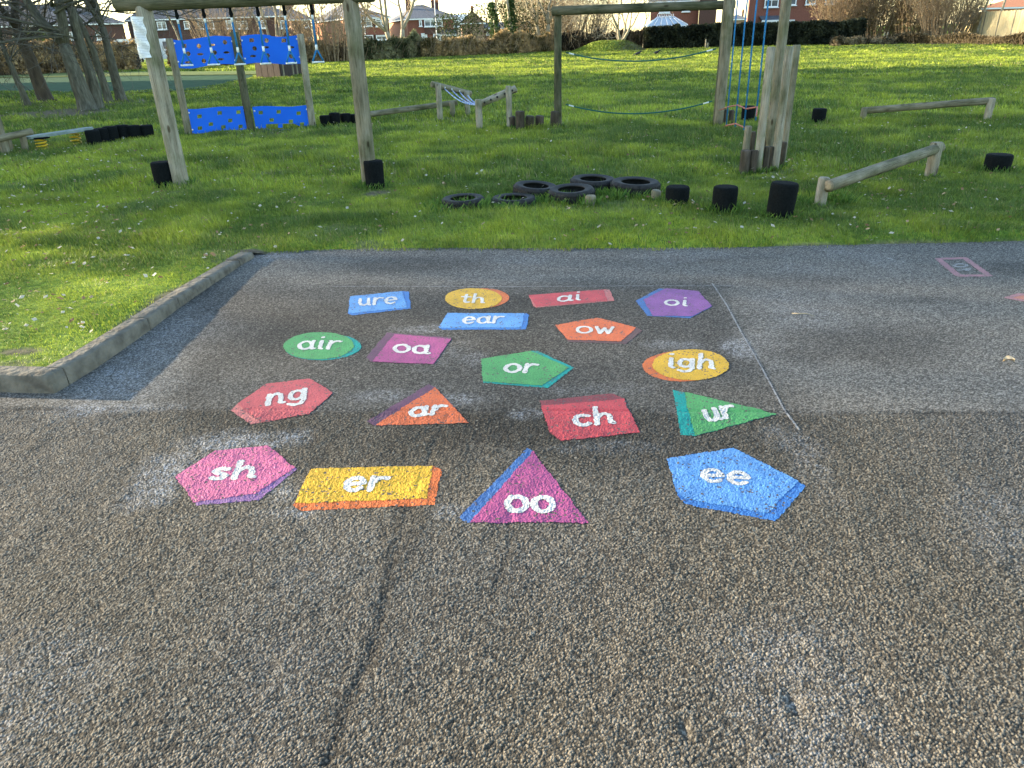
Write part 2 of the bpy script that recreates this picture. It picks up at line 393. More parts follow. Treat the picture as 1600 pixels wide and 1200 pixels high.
# --- grid meshes clipped to a signed distance field
def sdf_mesh(X, Y, sdf, snap=True):
    """X,Y (r,c) grids; keep cells whose centre is inside; push stray verts onto the edge. returns x,y,faces,keep index"""
    cx = (X[:-1, :-1] + X[1:, :-1] + X[:-1, 1:] + X[1:, 1:]) / 4; cy = (Y[:-1, :-1] + Y[1:, :-1] + Y[:-1, 1:] + Y[1:, 1:]) / 4
    m = sdf(cx, cy) < 0; r, c = np.nonzero(m)
    if len(r) == 0: return None
    nc = X.shape[1]; a = r * nc + c
    F = np.stack([a, a + 1, a + nc + 1, a + nc], 1)
    u, inv = np.unique(F, return_inverse=True); F = inv.reshape(F.shape)
    x = X.ravel()[u].copy(); y = Y.ravel()[u].copy(); x0, y0 = x.copy(), y.copy()
    if snap:
        cell = np.abs(X[0, 1] - X[0, 0])
        for _ in range(2):
            s = sdf(x, y); h = 2e-4
            gxx = (sdf(x + h, y) - s) / h; gyy = (sdf(x, y + h) - s) / h
            bm = np.where((s > 0), s, 0)
            # boundary verts: used by fewer than 4 cells
            cnt = np.bincount(F.ravel(), minlength=len(u)); bd = cnt < 4
            bm = np.where(bd, s, bm)
            bm = np.clip(bm, -cell * 1.2, cell * 1.2)
            x = x - gxx * bm; y = y - gyy * bm
    return x, y, F, u
def build_lawn():
    X, Y = np.meshgrid(np.arange(-11, 13, .025), np.arange(3.0, YB + .02, .025))
    sd = lambda x, y: poly_sd(x, y, lawn_poly) + (fbm(x, y, .25, 77) - .42) * .10 * (x > -1.9)
    x, y, F, u = sdf_mesh(X, Y, sd, False)
    z = lawn_h(x, y); st = dirt_amount(x, y)
    me = npmesh('lawn', np.stack([x, y, z], 1), F, M['lawn'], True, {'st': np.stack([st, st * 0, st * 0], 1)})
    tag(npobj('lawn', me), kind='structure')
    # far field, out to the horizon
    ys = YB * np.exp(np.linspace(0, math.log(900 / YB), 190)); us = np.linspace(-1.6, 1.6, 240)
    Y = np.repeat(ys[:, None], 240, 1); X = us[None, :] * (Y + 3)
    x, y = X.ravel(), Y.ravel(); r, c = np.nonzero(np.ones((189, 239))); a = r * 240 + c
    F = np.stack([a, a + 1, a + 241, a + 240], 1)
    st = dirt_amount(x, y); z = np.full(x.shape, .018) + (fbm(x, y, 5, 91) - .5) * .12 * sstep(13, 24, y)
    me = npmesh('far_field', np.stack([x, y, z], 1), F, M['lawn'], True, {'st': np.stack([st, st * 0, st * 0], 1)})
    tag(npobj('field', me), kind='structure')
    b = MB(); b.quad((-1500, -1500, -.06), (1500, -1500, -.06), (1500, 1500, -.06), (-1500, 1500, -.06))
    o = b.build('ground', M['lawn']); tag(o, kind='structure')
build_lawn()
# sports court far left
b = MB(); cpx = [(-260, 156), (0, 146), (170, 146), (290, 141), (345, 134), (380, 127), (402, 120), (400, 117), (200, 119), (0, 122), (-300, 130)]
b.quad(*[G(x, y, .06) for x, y in cpx]); M['court'] = pmat('court_surface', (.03, .065, .036), (.045, .09, .05), 2, .95, .1, spec=.02)
tag(b.build('sports_court', M['court']), kind='structure')
b = MB(); b.quad(*[G(x, y, .064) for x, y in [(-300, 129), (0, 121), (200, 118), (399, 116), (402, 111), (200, 112), (0, 115), (-300, 122)]])
M['court2'] = pmat('court_margin', (.10, .13, .05), (.15, .18, .07), 2, .95, .1, spec=.02)
tag(b.build('court_path', M['court2']), kind='structure')

# ------------------------------------------------------------------ tarmac with real chippings
seamY = G(800, 643).y
def seam_y(x): return seamY + x * (G(1600, 646).y - G(0, 638).y) / (G(1600, 646).x - G(0, 638).x)
crack = [G(700, 650), G(680, 690), G(645, 780), G(612, 880), G(598, 960), G(575, 1040), G(540, 1110), G(510, 1200)]
crack2 = [G(800, 800), G(796, 860), G(780, 900), G(770, 930)]
dents = [(1240, 1100, .022, .007), (1070, 1140, .012, .008)]
def tar_h(x, y, detail=True):
    rough = sstep(.05, -.05, y - seam_y(x) + (vnoise(x, y, .12, 5) - .5) * .06)     # 1 in front
    h = (fbm(x, y, .8, 61) - .5) * .009 * (.6 + .5 * rough) + (fbm(x, y, .12, 62, 2) - .5) * .0032 * (.3 + rough)
    h = h + (vnoise(x * .6 + y, y * .6 - x, .05, 63) - .5) * .0025 * rough
    for P, wd, dp in ((crack, .016, .0022), (crack2, .012, .0016)):
        d = np.full(x.shape, 9.)
        for i in range(len(P) - 1): d = np.minimum(d, seg_d(x, y, P[i], P[i + 1]))
        h = h - dp * (.3 + 1.1 * vnoise(x, y, .11, 66)) * np.exp(-((d + (vnoise(x, y, .035, 67) - .5) * .016) / wd) ** 2)
    h = h - .004 * np.exp(-((y - seam_y(x)) / .012) ** 2) + .003 * (1 - rough)
    for cx, cy, r_, dp in dents:
        c = G(cx, cy); h = h - dp * np.exp(-(((x - c.x) / r_) ** 2 + ((y - c.y) / (r_ * 2.2)) ** 2))
    if detail:
        d, i = worley(x, y, .0061, 3)
        h = h + (.0026 * rough + .0011 * (1 - rough)) * (1 - np.clip(d, 0, 1) ** 1.6) * (.45 + .75 * i)
        d, i = worley(x, y, .0145, 23)
        h = h + (.0013 * rough + .0004 * (1 - rough)) * (1 - np.clip(d * 1.5, 0, 1) ** 2) * (i > .7)
    return h, rough
def tar_stain(x, y):
    """r dark binder, g pale dust, b warm grit"""
    rect = [G(300, 452), G(560, 449), G(1116, 447), G(1160, 525), G(1226, 648), G(1260, 690), G(900, 720), G(500, 700), G(230, 640), G(330, 520)]
    P = [(p.x, p.y) for p in rect]
    nz = fbm(x, y, .7, 71); nf = fbm(x, y, .16, 72)
    sd = poly_sd(x, y, P)
    edge = sstep(.22, -.12, sd + (nz - .5) * .5 + .25 * (x < -.4) * (nz - .3))
    dark = edge * (.62 + (nz - .5) * .9)
    for cx, cy, a, b_, s_ in ((1360, 535, 170, 30, .55), (1250, 555, 90, 18, .5), (650, 415, 150, 14, .5), (1260, 440, 90, 14, .35), (1050, 408, 160, 8, .3), (1590, 420, 60, 10, .5), (430, 470, 160, 18, .4),
                              (640, 690, 60, 40, .5), (640, 800, 40, 60, .45), (900, 690, 300, 26, .3), (1430, 470, 70, 6, .4), (400, 620, 120, 30, .3)):
        c = G(cx, cy); ra = (G(cx + a, cy) - c).length; rb = (G(cx, cy - b_) - c).length
        q = np.sqrt(((x - c.x) / ra) ** 2 + ((y - c.y) / rb) ** 2)
        dark = np.maximum(dark, s_ * sstep(1.3, .3, q + (nz - .5) * .9))
    for P2, wd in ((crack, .03), (crack2, .015)):
        d = np.full(x.shape, 9.)
        for i in range(len(P2) - 1): d = np.minimum(d, seg_d(x, y, P2[i], P2[i + 1]))
        dark = np.maximum(dark, .45 * np.exp(-(d / wd) ** 2) * (.5 + nf))
    dark = np.maximum(dark, .6 * np.exp(-((y - seam_y(x)) / .02) ** 2) * nf * 1.3)
    dust = np.zeros(x.shape)
    for cx, cy, a, b_, s_ in ((255, 745, 50, 40, .9), (380, 690, 110, 18, .8), (440, 770, 30, 20, .6), (820, 650, 30, 10, .5), (1150, 545, 30, 14, 1.), (1060, 540, 50, 8, .6), (660, 515, 60, 8, .6),
                              (730, 625, 60, 12, .5), (740, 560, 20, 14, .4), (1250, 690, 50, 30, .4), (700, 800, 30, 12, .5), (690, 545, 60, 30, .25), (960, 700, 100, 10, .3), (420, 400, 50, 10, .5), (600, 620, 60, 10, .4),
                              (1260, 720, 30, 50, .35), (450, 800, 60, 10, .5), (920, 610, 120, 10, .2), (260, 530, 60, 60, .35), (160, 640, 120, 8, .5)):
        c = G(cx, cy); ra = (G(cx + a, cy) - c).length; rb = (G(cx, cy - b_) - c).length
        q = np.sqrt(((x - c.x) / ra) ** 2 + ((y - c.y) / rb) ** 2)
        dust = np.maximum(dust, s_ * sstep(1.3, .2, q + (nf - .5) * 1.0))
    dust = dust * .62; dust = dust + .16 * sstep(.55, .8, nz) * (1 - edge)
    warm = np.clip(.5 + (fbm(x, y, 1.3, 75) - .5) * 1.6, 0, 1)
    return np.clip(dark * 1.08, 0, 1), np.clip(dust, 0, 1), warm
def tar_color(x, y, rough):
    dark, dust, warm = tar_stain(x, y)
    cdd, cid = worley(x, y, .0061, 3); _, c2 = worley(x, y, .006, 8)
    cid = np.where(rough > .5, cid, c2)
    v = .036 + .150 * cid ** 2.1; v = v * (1.0 + .24 * (1 - rough)) * (1 - .62 * dark); v = v * np.where(rough > .5, 1 - .6 * sstep(.42, .78, cdd), 1)
    wr = 1.05 + .10 * warm * (.15 + .85 * rough); wb = .90 - .14 * warm * (.2 + .8 * rough)
    col = np.stack([v * wr, v * 1.0, v * wb], -1)
    dsp = dust * (hsh(np.floor(x / .005), np.floor(y / .005), 12) * .9 + .1) ** 2.2 * (.25 + 1.3 * cid) * (.3 + 1.5 * vnoise(x, y, .03, 79))
    dsp = np.clip(dsp, 0, .8)[..., None]
    pale = (hsh(np.floor(x / .009), np.floor(y / .009), 14) > .994)[..., None] * .3
    col = col * (1 - dsp) + np.array([.42, .44, .47]) * dsp
    return col * (1 - pale) + np.array([.4, .38, .32]) * pale
def tar_mat(name, near):
    m, nt, b, N, L = nodes(name)
    t = N('ShaderNodeTexCoord')
    vo = N('ShaderNodeTexVoronoi'); vo.inputs['Scale'].default_value = 160 if near else 95; L(t.outputs['Object'], vo.inputs['Vector'])
    no = N('ShaderNodeTexNoise'); no.inputs['Scale'].default_value = 420 if near else 60; no.inputs['Detail'].default_value = 3; L(t.outputs['Object'], no.inputs['Vector'])
    if near:
        a = N('ShaderNodeAttribute'); a.attribute_name = 'col'; src = a.outputs['Color']
        r = rampn(nt, no.outputs[0], [(.3, (.72, .72, .72)), (.7, (1.25, 1.25, 1.25))])
        mu = N('ShaderNodeMix'); mu.data_type = 'RGBA'; mu.blend_type = 'MULTIPLY'; mu.inputs[0].default_value = 1
        L(src, mu.inputs[6]); L(r, mu.inputs[7]); L(mu.outputs[2], b.inputs['Base Color'])
    else:
        L(rampn(nt, vo.outputs['Color'], [(0, (.04, .04, .037)), (1, (.13, .125, .115))]), b.inputs['Base Color'])
    b.inputs['Roughness'].default_value = .85; b.inputs['Specular IOR Level'].default_value = .12
    bp = N('ShaderNodeBump'); bp.inputs['Distance'].default_value = .0015 if near else .006; bp.inputs['Strength'].default_value = .8
    L(no.outputs[0], bp.inputs['Height']); L(bp.outputs[0], b.inputs['Normal'])
    return m
M['tar_near'] = tar_mat('tarmac_chippings', True); M['tar_far'] = tar_mat('tarmac_plain', False)
STEP = .00106
def tar_grid():
    c_, s_ = math.cos(PITCH), math.sin(PITCH)
    ys = []; y = .95
    while y < 7.75: ys.append(y); y += STEP * (y * c_ + CAM_H * s_) * 1.25
    ys = np.array(ys); zz = ys * c_ + CAM_H * s_
    us = np.arange(-.80, .80, STEP)
    return us[None, :] * zz[:, None], np.repeat(ys[:, None], len(us), 1)
TX, TY = tar_grid()
TH, TR = tar_h(TX, TY)
def build_tarmac():
    n, m = TX.shape
    # leave out what the raised lawn covers
    cov = poly_sd(TX[::8, ::8], TY[::8, ::8], lawn_poly) < -.25
    cov = np.repeat(np.repeat(cov, 8, 0), 8, 1)[:n - 1, :m - 1]
    r, c = np.nonzero(~cov); a = r * m + c
    F = np.stack([a, a + 1, a + m + 1, a + m], 1); u, inv = np.unique(F, return_inverse=True); F = inv.reshape(F.shape)
    x, y, z = TX.ravel()[u], TY.ravel()[u], TH.ravel()[u]
    col = tar_color(x, y, TR.ravel()[u])
    o = npobj('tarmac', npmesh('tarmac', np.stack([x, y, z], 1), F, M['tar_near'], False, {'col': col})); tag(o, kind='structure')
    b = MB()
    P = [(-40, kp[0].y - .02)] + [(p.x - .0, p.y) for p in off_line(kp, .03)] + [(p.x, p.y + .3) for p in back[1:]] + [(40, back[-1].y + 3), (40, -30), (-40, -30)]
    P = [(p[0], p[1]) for p in P]
    k = b.add([(p[0], p[1], -.022) for p in P]); b.face(range(k, k + len(P)))
    tag(b.build('playground_surround', M['tar_far']), kind='structure')
build_tarmac()
# ------------------------------------------------------------------ kerb
def build_kerb():
    root = thing('kerb', kp[1], 'low concrete kerb stones edging the grass at the left of the playground', 'kerb')
    L = [0]
    P, Q = kp, kin
    def kh(y): return .022 + .075 * max(0, min(1.15, (7.0 - y) / 3.4))
    def lerp(a, b_, t): return a + (b_ - a) * t
    # stones as pieces between joints
    joints = []
    cuts = {0: [.05, .15, .25, .35, .45, .55, .65, .75, .85, .955], 1: [], 2: [], 3: [], 4: [], 5: [], 6: [], 7: []}
    stones = []
    cur = [(P[0], Q[0])]
    for i in range(len(P) - 1):
        for t in cuts[i]:
            c = (lerp(P[i], P[i + 1], t), lerp(Q[i], Q[i + 1], t)); cur.append(c); stones.append(cur); cur = [c]
        c = (P[i + 1], Q[i + 1]); cur.append(c)
        if i in (1, 3, 4, 5, 6): stones.append(cur); cur = [c]
    stones.append(cur)
    for k, stn in enumerate(stones):
        b = MB(); rr = random.Random(k)
        A0 = (stn[1][0] - stn[0][0]).normalized(); A1 = (stn[-1][0] - stn[-2][0]).normalized()
        g = .004; pts = [list(p) for p in stn]
        pts[0] = [pts[0][0] + A0 * g, pts[0][1] + A0 * g]; pts[-1] = [pts[-1][0] - A1 * g, pts[-1][1] - A1 * g]
        # subdivide
        sub = []
        for a, c in zip(pts, pts[1:]):
            nn = max(1, int((c[0] - a[0]).length / .04))
            for q in range(nn): sub.append([lerp(a[0], c[0], q / nn), lerp(a[1], c[1], q / nn)])
        sub.append(pts[-1])
        dz = rr.uniform(-.004, .004); secs = []
        for o_, i_ in sub:
            hh = kh(o_.y) + dz; w_ = (i_ - o_); bv = .008
            j = lambda s=.002: rr.uniform(-s, s)
            n_ = w_.normalized()
            prof = [o_ + Vector((0, 0, -.03)), o_ + n_ * (.002 + j()) + Vector((0, 0, hh * .5 + j())), o_ + n_ * (.006 + j()) + Vector((0, 0, hh - bv)), o_ + n_ * (bv * 1.1 + .004) + Vector((0, 0, hh + j(.0012))),
                    o_ + w_ * .55 + Vector((0, 0, hh + j(.0015))), i_ + Vector((0, 0, hh)), i_ + Vector((0, 0, -.03))]
            secs.append(b.add(prof))
        for s0, s1 in zip(secs, secs[1:]):
            for q in range(6): b.face([s0 + q, s1 + q, s1 + q + 1, s0 + q + 1], q in (1, 2, 3))
        b.face([secs[0] + q for q in range(7)]); b.face([secs[-1] + q for q in range(7)][::-1])
        b.build('kerb_stone', M['concrete'], root)
build_kerb()

# =================================================================== PAINTED MARKINGS
def paint(name, c, wear=.35, c2=None):
    m, nt, b, N, L = nodes(name)
    t = N('ShaderNodeTexCoord')
    n = N('ShaderNodeTexNoise'); n.inputs['Scale'].default_value = 130; n.inputs['Detail'].default_value = 5; n.inputs['Roughness'].default_value = .75
    nb = N('ShaderNodeTexNoise'); nb.inputs['Scale'].default_value = 9; nb.inputs['Detail'].default_value = 4
    L(t.outputs['Object'], n.inputs['Vector']); L(t.outputs['Object'], nb.inputs['Vector'])
    d = tuple(x * .66 for x in c); li = tuple(min(1, x * 1.06 + .012) for x in c)
    r1 = rampn(nt, n.outputs[0], [(.30, tuple(x * .35 + .02 for x in c)), (.40, d), (.6, c), (.78, li)])
    r2 = rampn(nt, nb.outputs[0], [(.25, (.74, .75, .78)), (.75, (1.15, 1.13, 1.1))])
    mu = N('ShaderNodeMix'); mu.data_type = 'RGBA'; mu.blend_type = 'MULTIPLY'; mu.inputs[0].default_value = 1
    L(r1, mu.inputs[6]); L(r2, mu.inputs[7])
    # stone showing through worn spots
    vo = N('ShaderNodeTexVoronoi'); vo.inputs['Scale'].default_value = 115; L(t.outputs['Object'], vo.inputs['Vector'])
    sp = N('ShaderNodeSeparateColor'); L(vo.outputs['Color'], sp.inputs[0])
    gt = N('ShaderNodeMath'); gt.operation = 'GREATER_THAN'; gt.inputs[1].default_value = 1 - wear * .09; L(sp.outputs[0], gt.inputs[0])
    mx = N('ShaderNodeMix'); mx.data_type = 'RGBA'; L(gt.outputs[0], mx.inputs[0]); L(mu.outputs[2], mx.inputs[6]); mx.inputs[7].default_value = (.07, .06, .055, 1)
    L(mx.outputs[2], b.inputs['Base Color']); b.inputs['Roughness'].default_value = .6; b.inputs['Specular IOR Level'].default_value = .3
    bp = N('ShaderNodeBump'); bp.inputs['Distance'].default_value = .0012; bp.inputs['Strength'].default_value = .7
    L(n.outputs[0], bp.inputs['Height']); L(bp.outputs[0], b.inputs['Normal'])
    return m
PC = dict(blue=(.155, .42, .88), blue2=(.06, .25, .70), yellow=(.88, .53, .03), orange=(.82, .20, .045), red=(.68, .085, .10), red2=(.30, .06, .07), pink=(.76, .18, .36), violet=(.34, .17, .42),
          magenta=(.50, .10, .29), mauve=(.17, .07, .13), green=(.10, .42, .13), teal=(.0, .38, .34), purple=(.33, .12, .40), navy=(.07, .20, .52), brown=(.16, .085, .08), rose=(.70, .22, .2), white=(.80, .79, .74),
          redorange=(.84, .19, .06), redl=(.70, .13, .14))
for _k in PC: PC[_k] = tuple(c * (.62 if _k != 'white' else .68) for c in PC[_k])
PM = {k: paint('paint_' + k, v, .1 if k == 'white' else .55) for k, v in PC.items()}
def gpoly(pts): return [(lambda g: (g.x, g.y))(G(x, y)) for x, y in pts]
def ell(cx, cy, a, b_, tilt=0, n=48):
    return [(cx + a * math.cos(t) * math.cos(tilt) - b_ * math.sin(t) * math.sin(tilt), cy + a * math.cos(t) * math.sin(tilt) + b_ * math.sin(t) * math.cos(tilt)) for t in [2 * math.pi * k / n for k in range(n)]]
def patch(name, sdf, box, lift, mat, parent):
    x0, x1, y0, y1 = box
    rr = np.nonzero((TY[:, 0] > y0 - .02) & (TY[:, 0] < y1 + .02))[0]; r0, r1 = rr[0], rr[-1] + 1
    u0 = min(x0 / z for z in (TY[r0, 0], TY[r1 - 1, 0])); 
    xs = TX[r0:r1]; cm = np.nonzero(((xs > x0 - .02) & (xs < x1 + .02)).any(0))[0]; c0, c1 = cm[0], cm[-1] + 1
    X, Y = TX[r0:r1, c0:c1], TY[r0:r1, c0:c1]
    res = sdf_mesh(X, Y, sdf)
    if res is None: return None
    x, y, F, u = res
    z, _ = tar_h(x, y); z = z * 1.0 + lift
    o0 = parent_loc(parent)
    return npobj(name, npmesh(name, np.stack([x - o0.x, y - o0.y, z - o0.z], 1), F, mat, False), parent)
def bbox(P, m=0): xs = [p[0] for p in P]; ys = [p[1] for p in P]; return min(xs) - m, max(xs) + m, min(ys) - m, max(ys) + m
def arc(cx, cy, rx, ry, a0, a1, n=12): return [(cx + rx * math.cos(R(a0 + (a1 - a0) * k / n)), cy + ry * math.sin(R(a0 + (a1 - a0) * k / n))) for k in range(n + 1)]
GL = {  # strokes of each hand-painted letter, x-height 1
    'a': (1.0, [arc(.45, .48, .36, .45, 0, 360, 20), [(.84, 1.0), (.80, .3), (.88, .05), (.98, .08)]]),
    'c': (.85, [arc(.48, .5, .38, .46, 50, 315)]),
    'e': (.95, [[(.12, .50), (.84, .56)], arc(.48, .5, .38, .46, 8, 318)]),
    'g': (1.0, [arc(.45, .55, .34, .40, 0, 360, 20), [(.82, 1.0), (.82, .0), (.68, -.28), (.35, -.34), (.1, -.2)]]),
    'h': (1.0, [[(.16, 1.55), (.12, .03)], [(.12, .5), (.28, .86), (.52, .98), (.74, .84), (.78, .5), (.78, .12), (.92, .06)]]),
    'i': (.45, [[(.2, .98), (.2, .15), (.32, .04)], [(.22, 1.42), (.23, 1.44)]]),
    'l': (.45, [[(.2, 1.25), (.2, .15), (.32, .04)]]),
    'n': (1.0, [[(.14, .98), (.12, .03)], [(.12, .5), (.28, .86), (.52, .96), (.72, .84), (.76, .5), (.76, .12), (.9, .06)]]),
    'o': (1.0, [arc(.5, .5, .4, .45, 0, 360, 22)]),
    'r': (.78, [[(.16, .98), (.12, .03)], [(.13, .5), (.3, .84), (.52, .96), (.74, .90)]]),
    's': (.85, [[(.72, .84), (.5, .97), (.28, .92), (.18, .74), (.34, .56), (.58, .44), (.68, .26), (.54, .06), (.3, .02), (.1, .14)]]),
    't': (.7, [[(.32, 1.4), (.28, .2), (.42, .04), (.6, .1)], [(.04, .98), (.62, .98)]]),
    'u': (1.0, [[(.16, .98), (.14, .4), (.26, .1), (.5, .04), (.72, .2)], [(.80, .98), (.80, .12), (.92, .04)]]),
    'w': (1.15, [[(.08, .96), (.3, .05), (.55, .8), (.78, .05), (1.02, .98)]]),
}
def letters(word, p0, p1, up, root, hw):
    """each letter a painted patch; p0,p1 baseline ends in picture, up = x-height vector"""
    tot = sum(GL[c][0] for c in word) + .12 * (len(word) - 1); bx, by = (p1[0] - p0[0]) / tot, (p1[1] - p0[1]) / tot; u = 0
    for n_, c in enumerate(word):
        st = []
        for s_ in GL[c][1]:
            st.append(gpoly([(p0[0] + bx * (u + a) + up[0] * v, p0[1] + by * (u + a) + up[1] * v) for a, v in s_]))
        u += GL[c][0] + .12
        allp = [p for s_ in st for p in s_]; sd_ = (ord(c) * 3 + n_) % 50
        def sdf(x, y, st=st, sd_=sd_):
            d = np.full(np.shape(x), 9.)
            for s_ in st:
                for a, b_ in zip(s_, s_[1:]): d = np.minimum(d, seg_d(x, y, a, b_))
            return d - hw * (1 + (vnoise(np.asarray(x), np.asarray(y), .012, sd_) - .5) * .5)
        patch('painted_letter', sdf, bbox(allp, hw * 1.4), .0038, PM['white'], root)
def marking(word, label, hull, hcol, face, fcol, txt=None, hw=.0125, name='painted_shape'):
    hp = gpoly(hull); cx = sum(p[0] for p in hp) / len(hp); cy = sum(p[1] for p in hp) / len(hp)
    root = thing(name, (cx, cy, 0), label, 'painted shape', 'painted phonics shapes on the tarmac')
    sd_ = len(word) * 31 + ord(word[0])
    rag = lambda x, y: (vnoise(np.asarray(x), np.asarray(y), .009, sd_) - .5) * .006 + (vnoise(np.asarray(x), np.asarray(y), .06, sd_ + 1) - .5) * .006
    if hp and hcol != fcol: patch('painted_side', lambda x, y: poly_sd(x, y, hp) + rag(x, y), bbox(hp), .0012, PM[hcol], root)
    fp = gpoly(face)
    patch('painted_face', lambda x, y: poly_sd(x, y, fp) + rag(x, y), bbox(fp), .0024, PM[fcol], root)
    if txt: letters(word, *txt, root, hw)
    return root
marking('ure', 'blue painted slab reading ure, farthest left of the shapes', [(546.8, 464.3), (630, 455.8), (638.8, 456.3), (642, 483.3), (551, 493.3), (544.3, 490.8)], 'blue2', [(546.8, 464.3), (628, 456), (636.5, 481.5), (550.5, 490.6), (545, 489)], 'blue', ((559, 479.5), (620, 475.5), (1, -11)), .011)
marking('th', 'yellow painted disc with orange rim reading th', ell(751, 466.8, 44.5, 15.6, -.03), 'orange', ell(739.8, 467.6, 44.3, 16.2), 'yellow', ((720, 474), (757, 475), (2, -9)), .011)
marking('ai', 'thin red painted strip reading ai between th and oi', [(826, 462), (945, 453), (953, 454), (960, 471), (837.5, 481.8), (833, 479)], 'rose', [(826, 462), (943, 453.6), (949, 471), (838, 480.4)], 'red', ((870, 473.2), (908, 470.5), (1, -9)), .011)
marking('oi', 'purple painted hexagon with blue edge reading oi', [(992.5, 471), (1030, 452), (1091, 456), (1113, 480), (1078, 498.5), (1011, 494.5)], 'navy', [(1005, 469.5), (1040, 451.6), (1091, 456), (1113, 479.4), (1082, 495.5), (1020, 494.8)], 'purple', ((1037, 478.5), (1075, 480), (1, -9)), .011)
marking('ear', 'long blue painted bar reading ear below th', [(698.8, 490), (822.5, 490.8), (827, 493.8), (822, 516.3), (690, 516.3), (685.5, 512.5)], 'blue2', [(698.8, 490), (819, 490.8), (815, 513.4), (688, 513.8), (685.5, 512.5)], 'blue', ((722, 507.5), (785, 506.5), (2, -11)), .011)
marking('ow', 'orange painted pentagon with brown edge reading ow', [(867.5, 509.5), (933.8, 498), (996, 513.3), (1003, 518), (978, 539.3), (888, 535.5)], 'brown', [(867.5, 509.5), (933.8, 498), (994, 513.3), (970, 535.6), (886, 532)], 'redorange', ((899, 522.5), (960, 524), (1, -11)), .011)
marking('air', 'green painted disc with teal rim reading air', ell(504.5, 543.4, 60, 20.6, -.03), 'teal', ell(498, 541.6, 55, 21.3, -.02), 'green', ((464, 547.5), (530, 547), (4, -13)), .012)
marking('oa', 'magenta painted square with mauve edge reading oa', [(605, 520.5), (705, 528.5), (706, 531), (678, 571), (580, 566.5), (572, 559.5)], 'mauve', [(617, 523.2), (705, 531), (677.5, 570.6), (581.5, 566)], 'magenta', ((613, 552), (670, 555), (3, -13)), .0125)
marking('or', 'green painted pentagon with teal edge reading or', [(751, 562.5), (830, 549.5), (840, 550), (897, 575.8), (856, 608), (755, 600)], 'teal', [(751, 562.5), (829, 549.8), (888.8, 575.8), (846.5, 604.5), (755, 598)], 'green', ((786, 584), (838, 584.5), (3, -14)), .0125)
marking('igh', 'yellow painted disc with orange rim reading igh', ell(1064.5, 574, 60, 24), 'orange', ell(1079.5, 572, 59.8, 24.2), 'yellow', ((1042, 577), (1117, 579), (1, -15)), .0125)
marking('ng', 'red painted hexagon reading ng left of the orange triangle', [(359.7, 641.4), (416, 601.5), (484.4, 593), (521, 615.4), (483, 648), (392, 663.7)], 'rose', [(372, 632.5), (416, 601.5), (484.4, 593), (521, 615.4), (483, 648), (408, 660), (388, 646)], 'redl', ((415, 636), (480, 626), (2, -17)), .013)
marking('ar', 'orange painted triangle reading ar', [(670, 602), (680, 607), (733, 662), (585, 666), (573.6, 659)], 'mauve', [(680, 607), (733, 662.4), (585.4, 665.8)], 'redorange', ((638, 652.5), (694, 649), (4, -14)), .013)
marking('ch', 'red painted square reading ch with a darker back edge', [(844.2, 628), (957.5, 615.8), (974, 624), (1000, 676.8), (875.8, 692), (858.5, 677.6)], 'red2', [(846, 636), (974, 625), (1000, 676.8), (876, 691.2), (858.5, 676)], 'red', ((897, 668), (962, 663.5), (-3, -17)), .0135)
marking('ur', 'green painted triangle with teal side reading ur', [(1051, 610.8), (1213.3, 648), (1085.4, 683), (1063.4, 680.4)], 'teal', [(1069, 614), (1213.3, 648), (1086, 682.5), (1076, 648)], 'green', ((1104, 661.5), (1150, 652), (-8, -17)), .0135)
marking('sh', 'pink painted hexagon reading sh with pale dust beside it', [(273.8, 745), (335.6, 705.3), (418.4, 696.6), (463, 734), (404.4, 781), (307.5, 789.7)], 'violet', [(273.8, 745), (336, 705.3), (418.4, 696.6), (460, 731), (400, 771), (302, 785)], 'pink', ((326, 750.5), (398, 747), (6, -17)), .0135)
marking('er', 'yellow painted rectangle with thick orange edge reading er', [(485.6, 732.5), (676, 728.4), (691, 734), (678.8, 789.7), (470, 797.5), (456.6, 790)], 'orange', [(485.6, 732.5), (676, 728.4), (667, 779.5), (458.5, 787)], 'yellow', ((535, 768), (601, 767), (6, -21)), .0135)
marking('oo', 'purple painted triangle with blue side reading oo, nearest the camera', [(824, 702.6), (831, 706), (918, 817), (728, 818), (717, 809.5)], 'navy', [(832.5, 707.5), (919, 817.5), (734, 818)], 'magenta', ((789, 802), (867, 802.5), (0, -25)), .0135)
marking('ee', 'blue painted pentagon reading ee at the near right of the shapes', [(1041.4, 717.6), (1145.6, 701), (1259, 760), (1211, 815), (1072.5, 789), (1059, 777)], 'blue2', [(1041.4, 717.6), (1145.6, 701), (1247, 753), (1199, 803), (1069, 780), (1056, 768)], 'blue', ((1095, 753), (1171, 760), (1, -20)), .0115)
# numbered hopscotch-like frame and arrow at the right
def strokes_patch(name, lines, hw, lift, mat, root, wear=0, sd_=3):
    pts = [p for l in lines for p in l]
    def sdf(x, y):
        d = np.full(np.shape(x), 9.)
        for s_ in lines:
            for a, b_ in zip(s_, s_[1:]): d = np.minimum(d, seg_d(x, y, a, b_))
        return d - hw * (1 + (vnoise(np.asarray(x), np.asarray(y), .03, sd_) - .5) * .4) + wear * np.clip(vnoise(np.asarray(x), np.asarray(y), .05, sd_ + 1) + .7 * vnoise(np.asarray(x), np.asarray(y), .5, sd_ + 2) - .75, 0, 1)
    return patch(name, sdf, bbox(pts, hw * 1.4), lift, mat, root)
PM['dusty_pink'] = paint('paint_dusty_pink', (.30, .14, .15), .6); PM['salmon'] = paint('paint_salmon', (.42, .15, .09), .6); PM['chalk'] = paint('paint_chalk', (.24, .24, .235), 2.5)
fr = gpoly([(1466, 405.4), (1507.5, 404.4), (1545, 431.3), (1497, 431.6)])
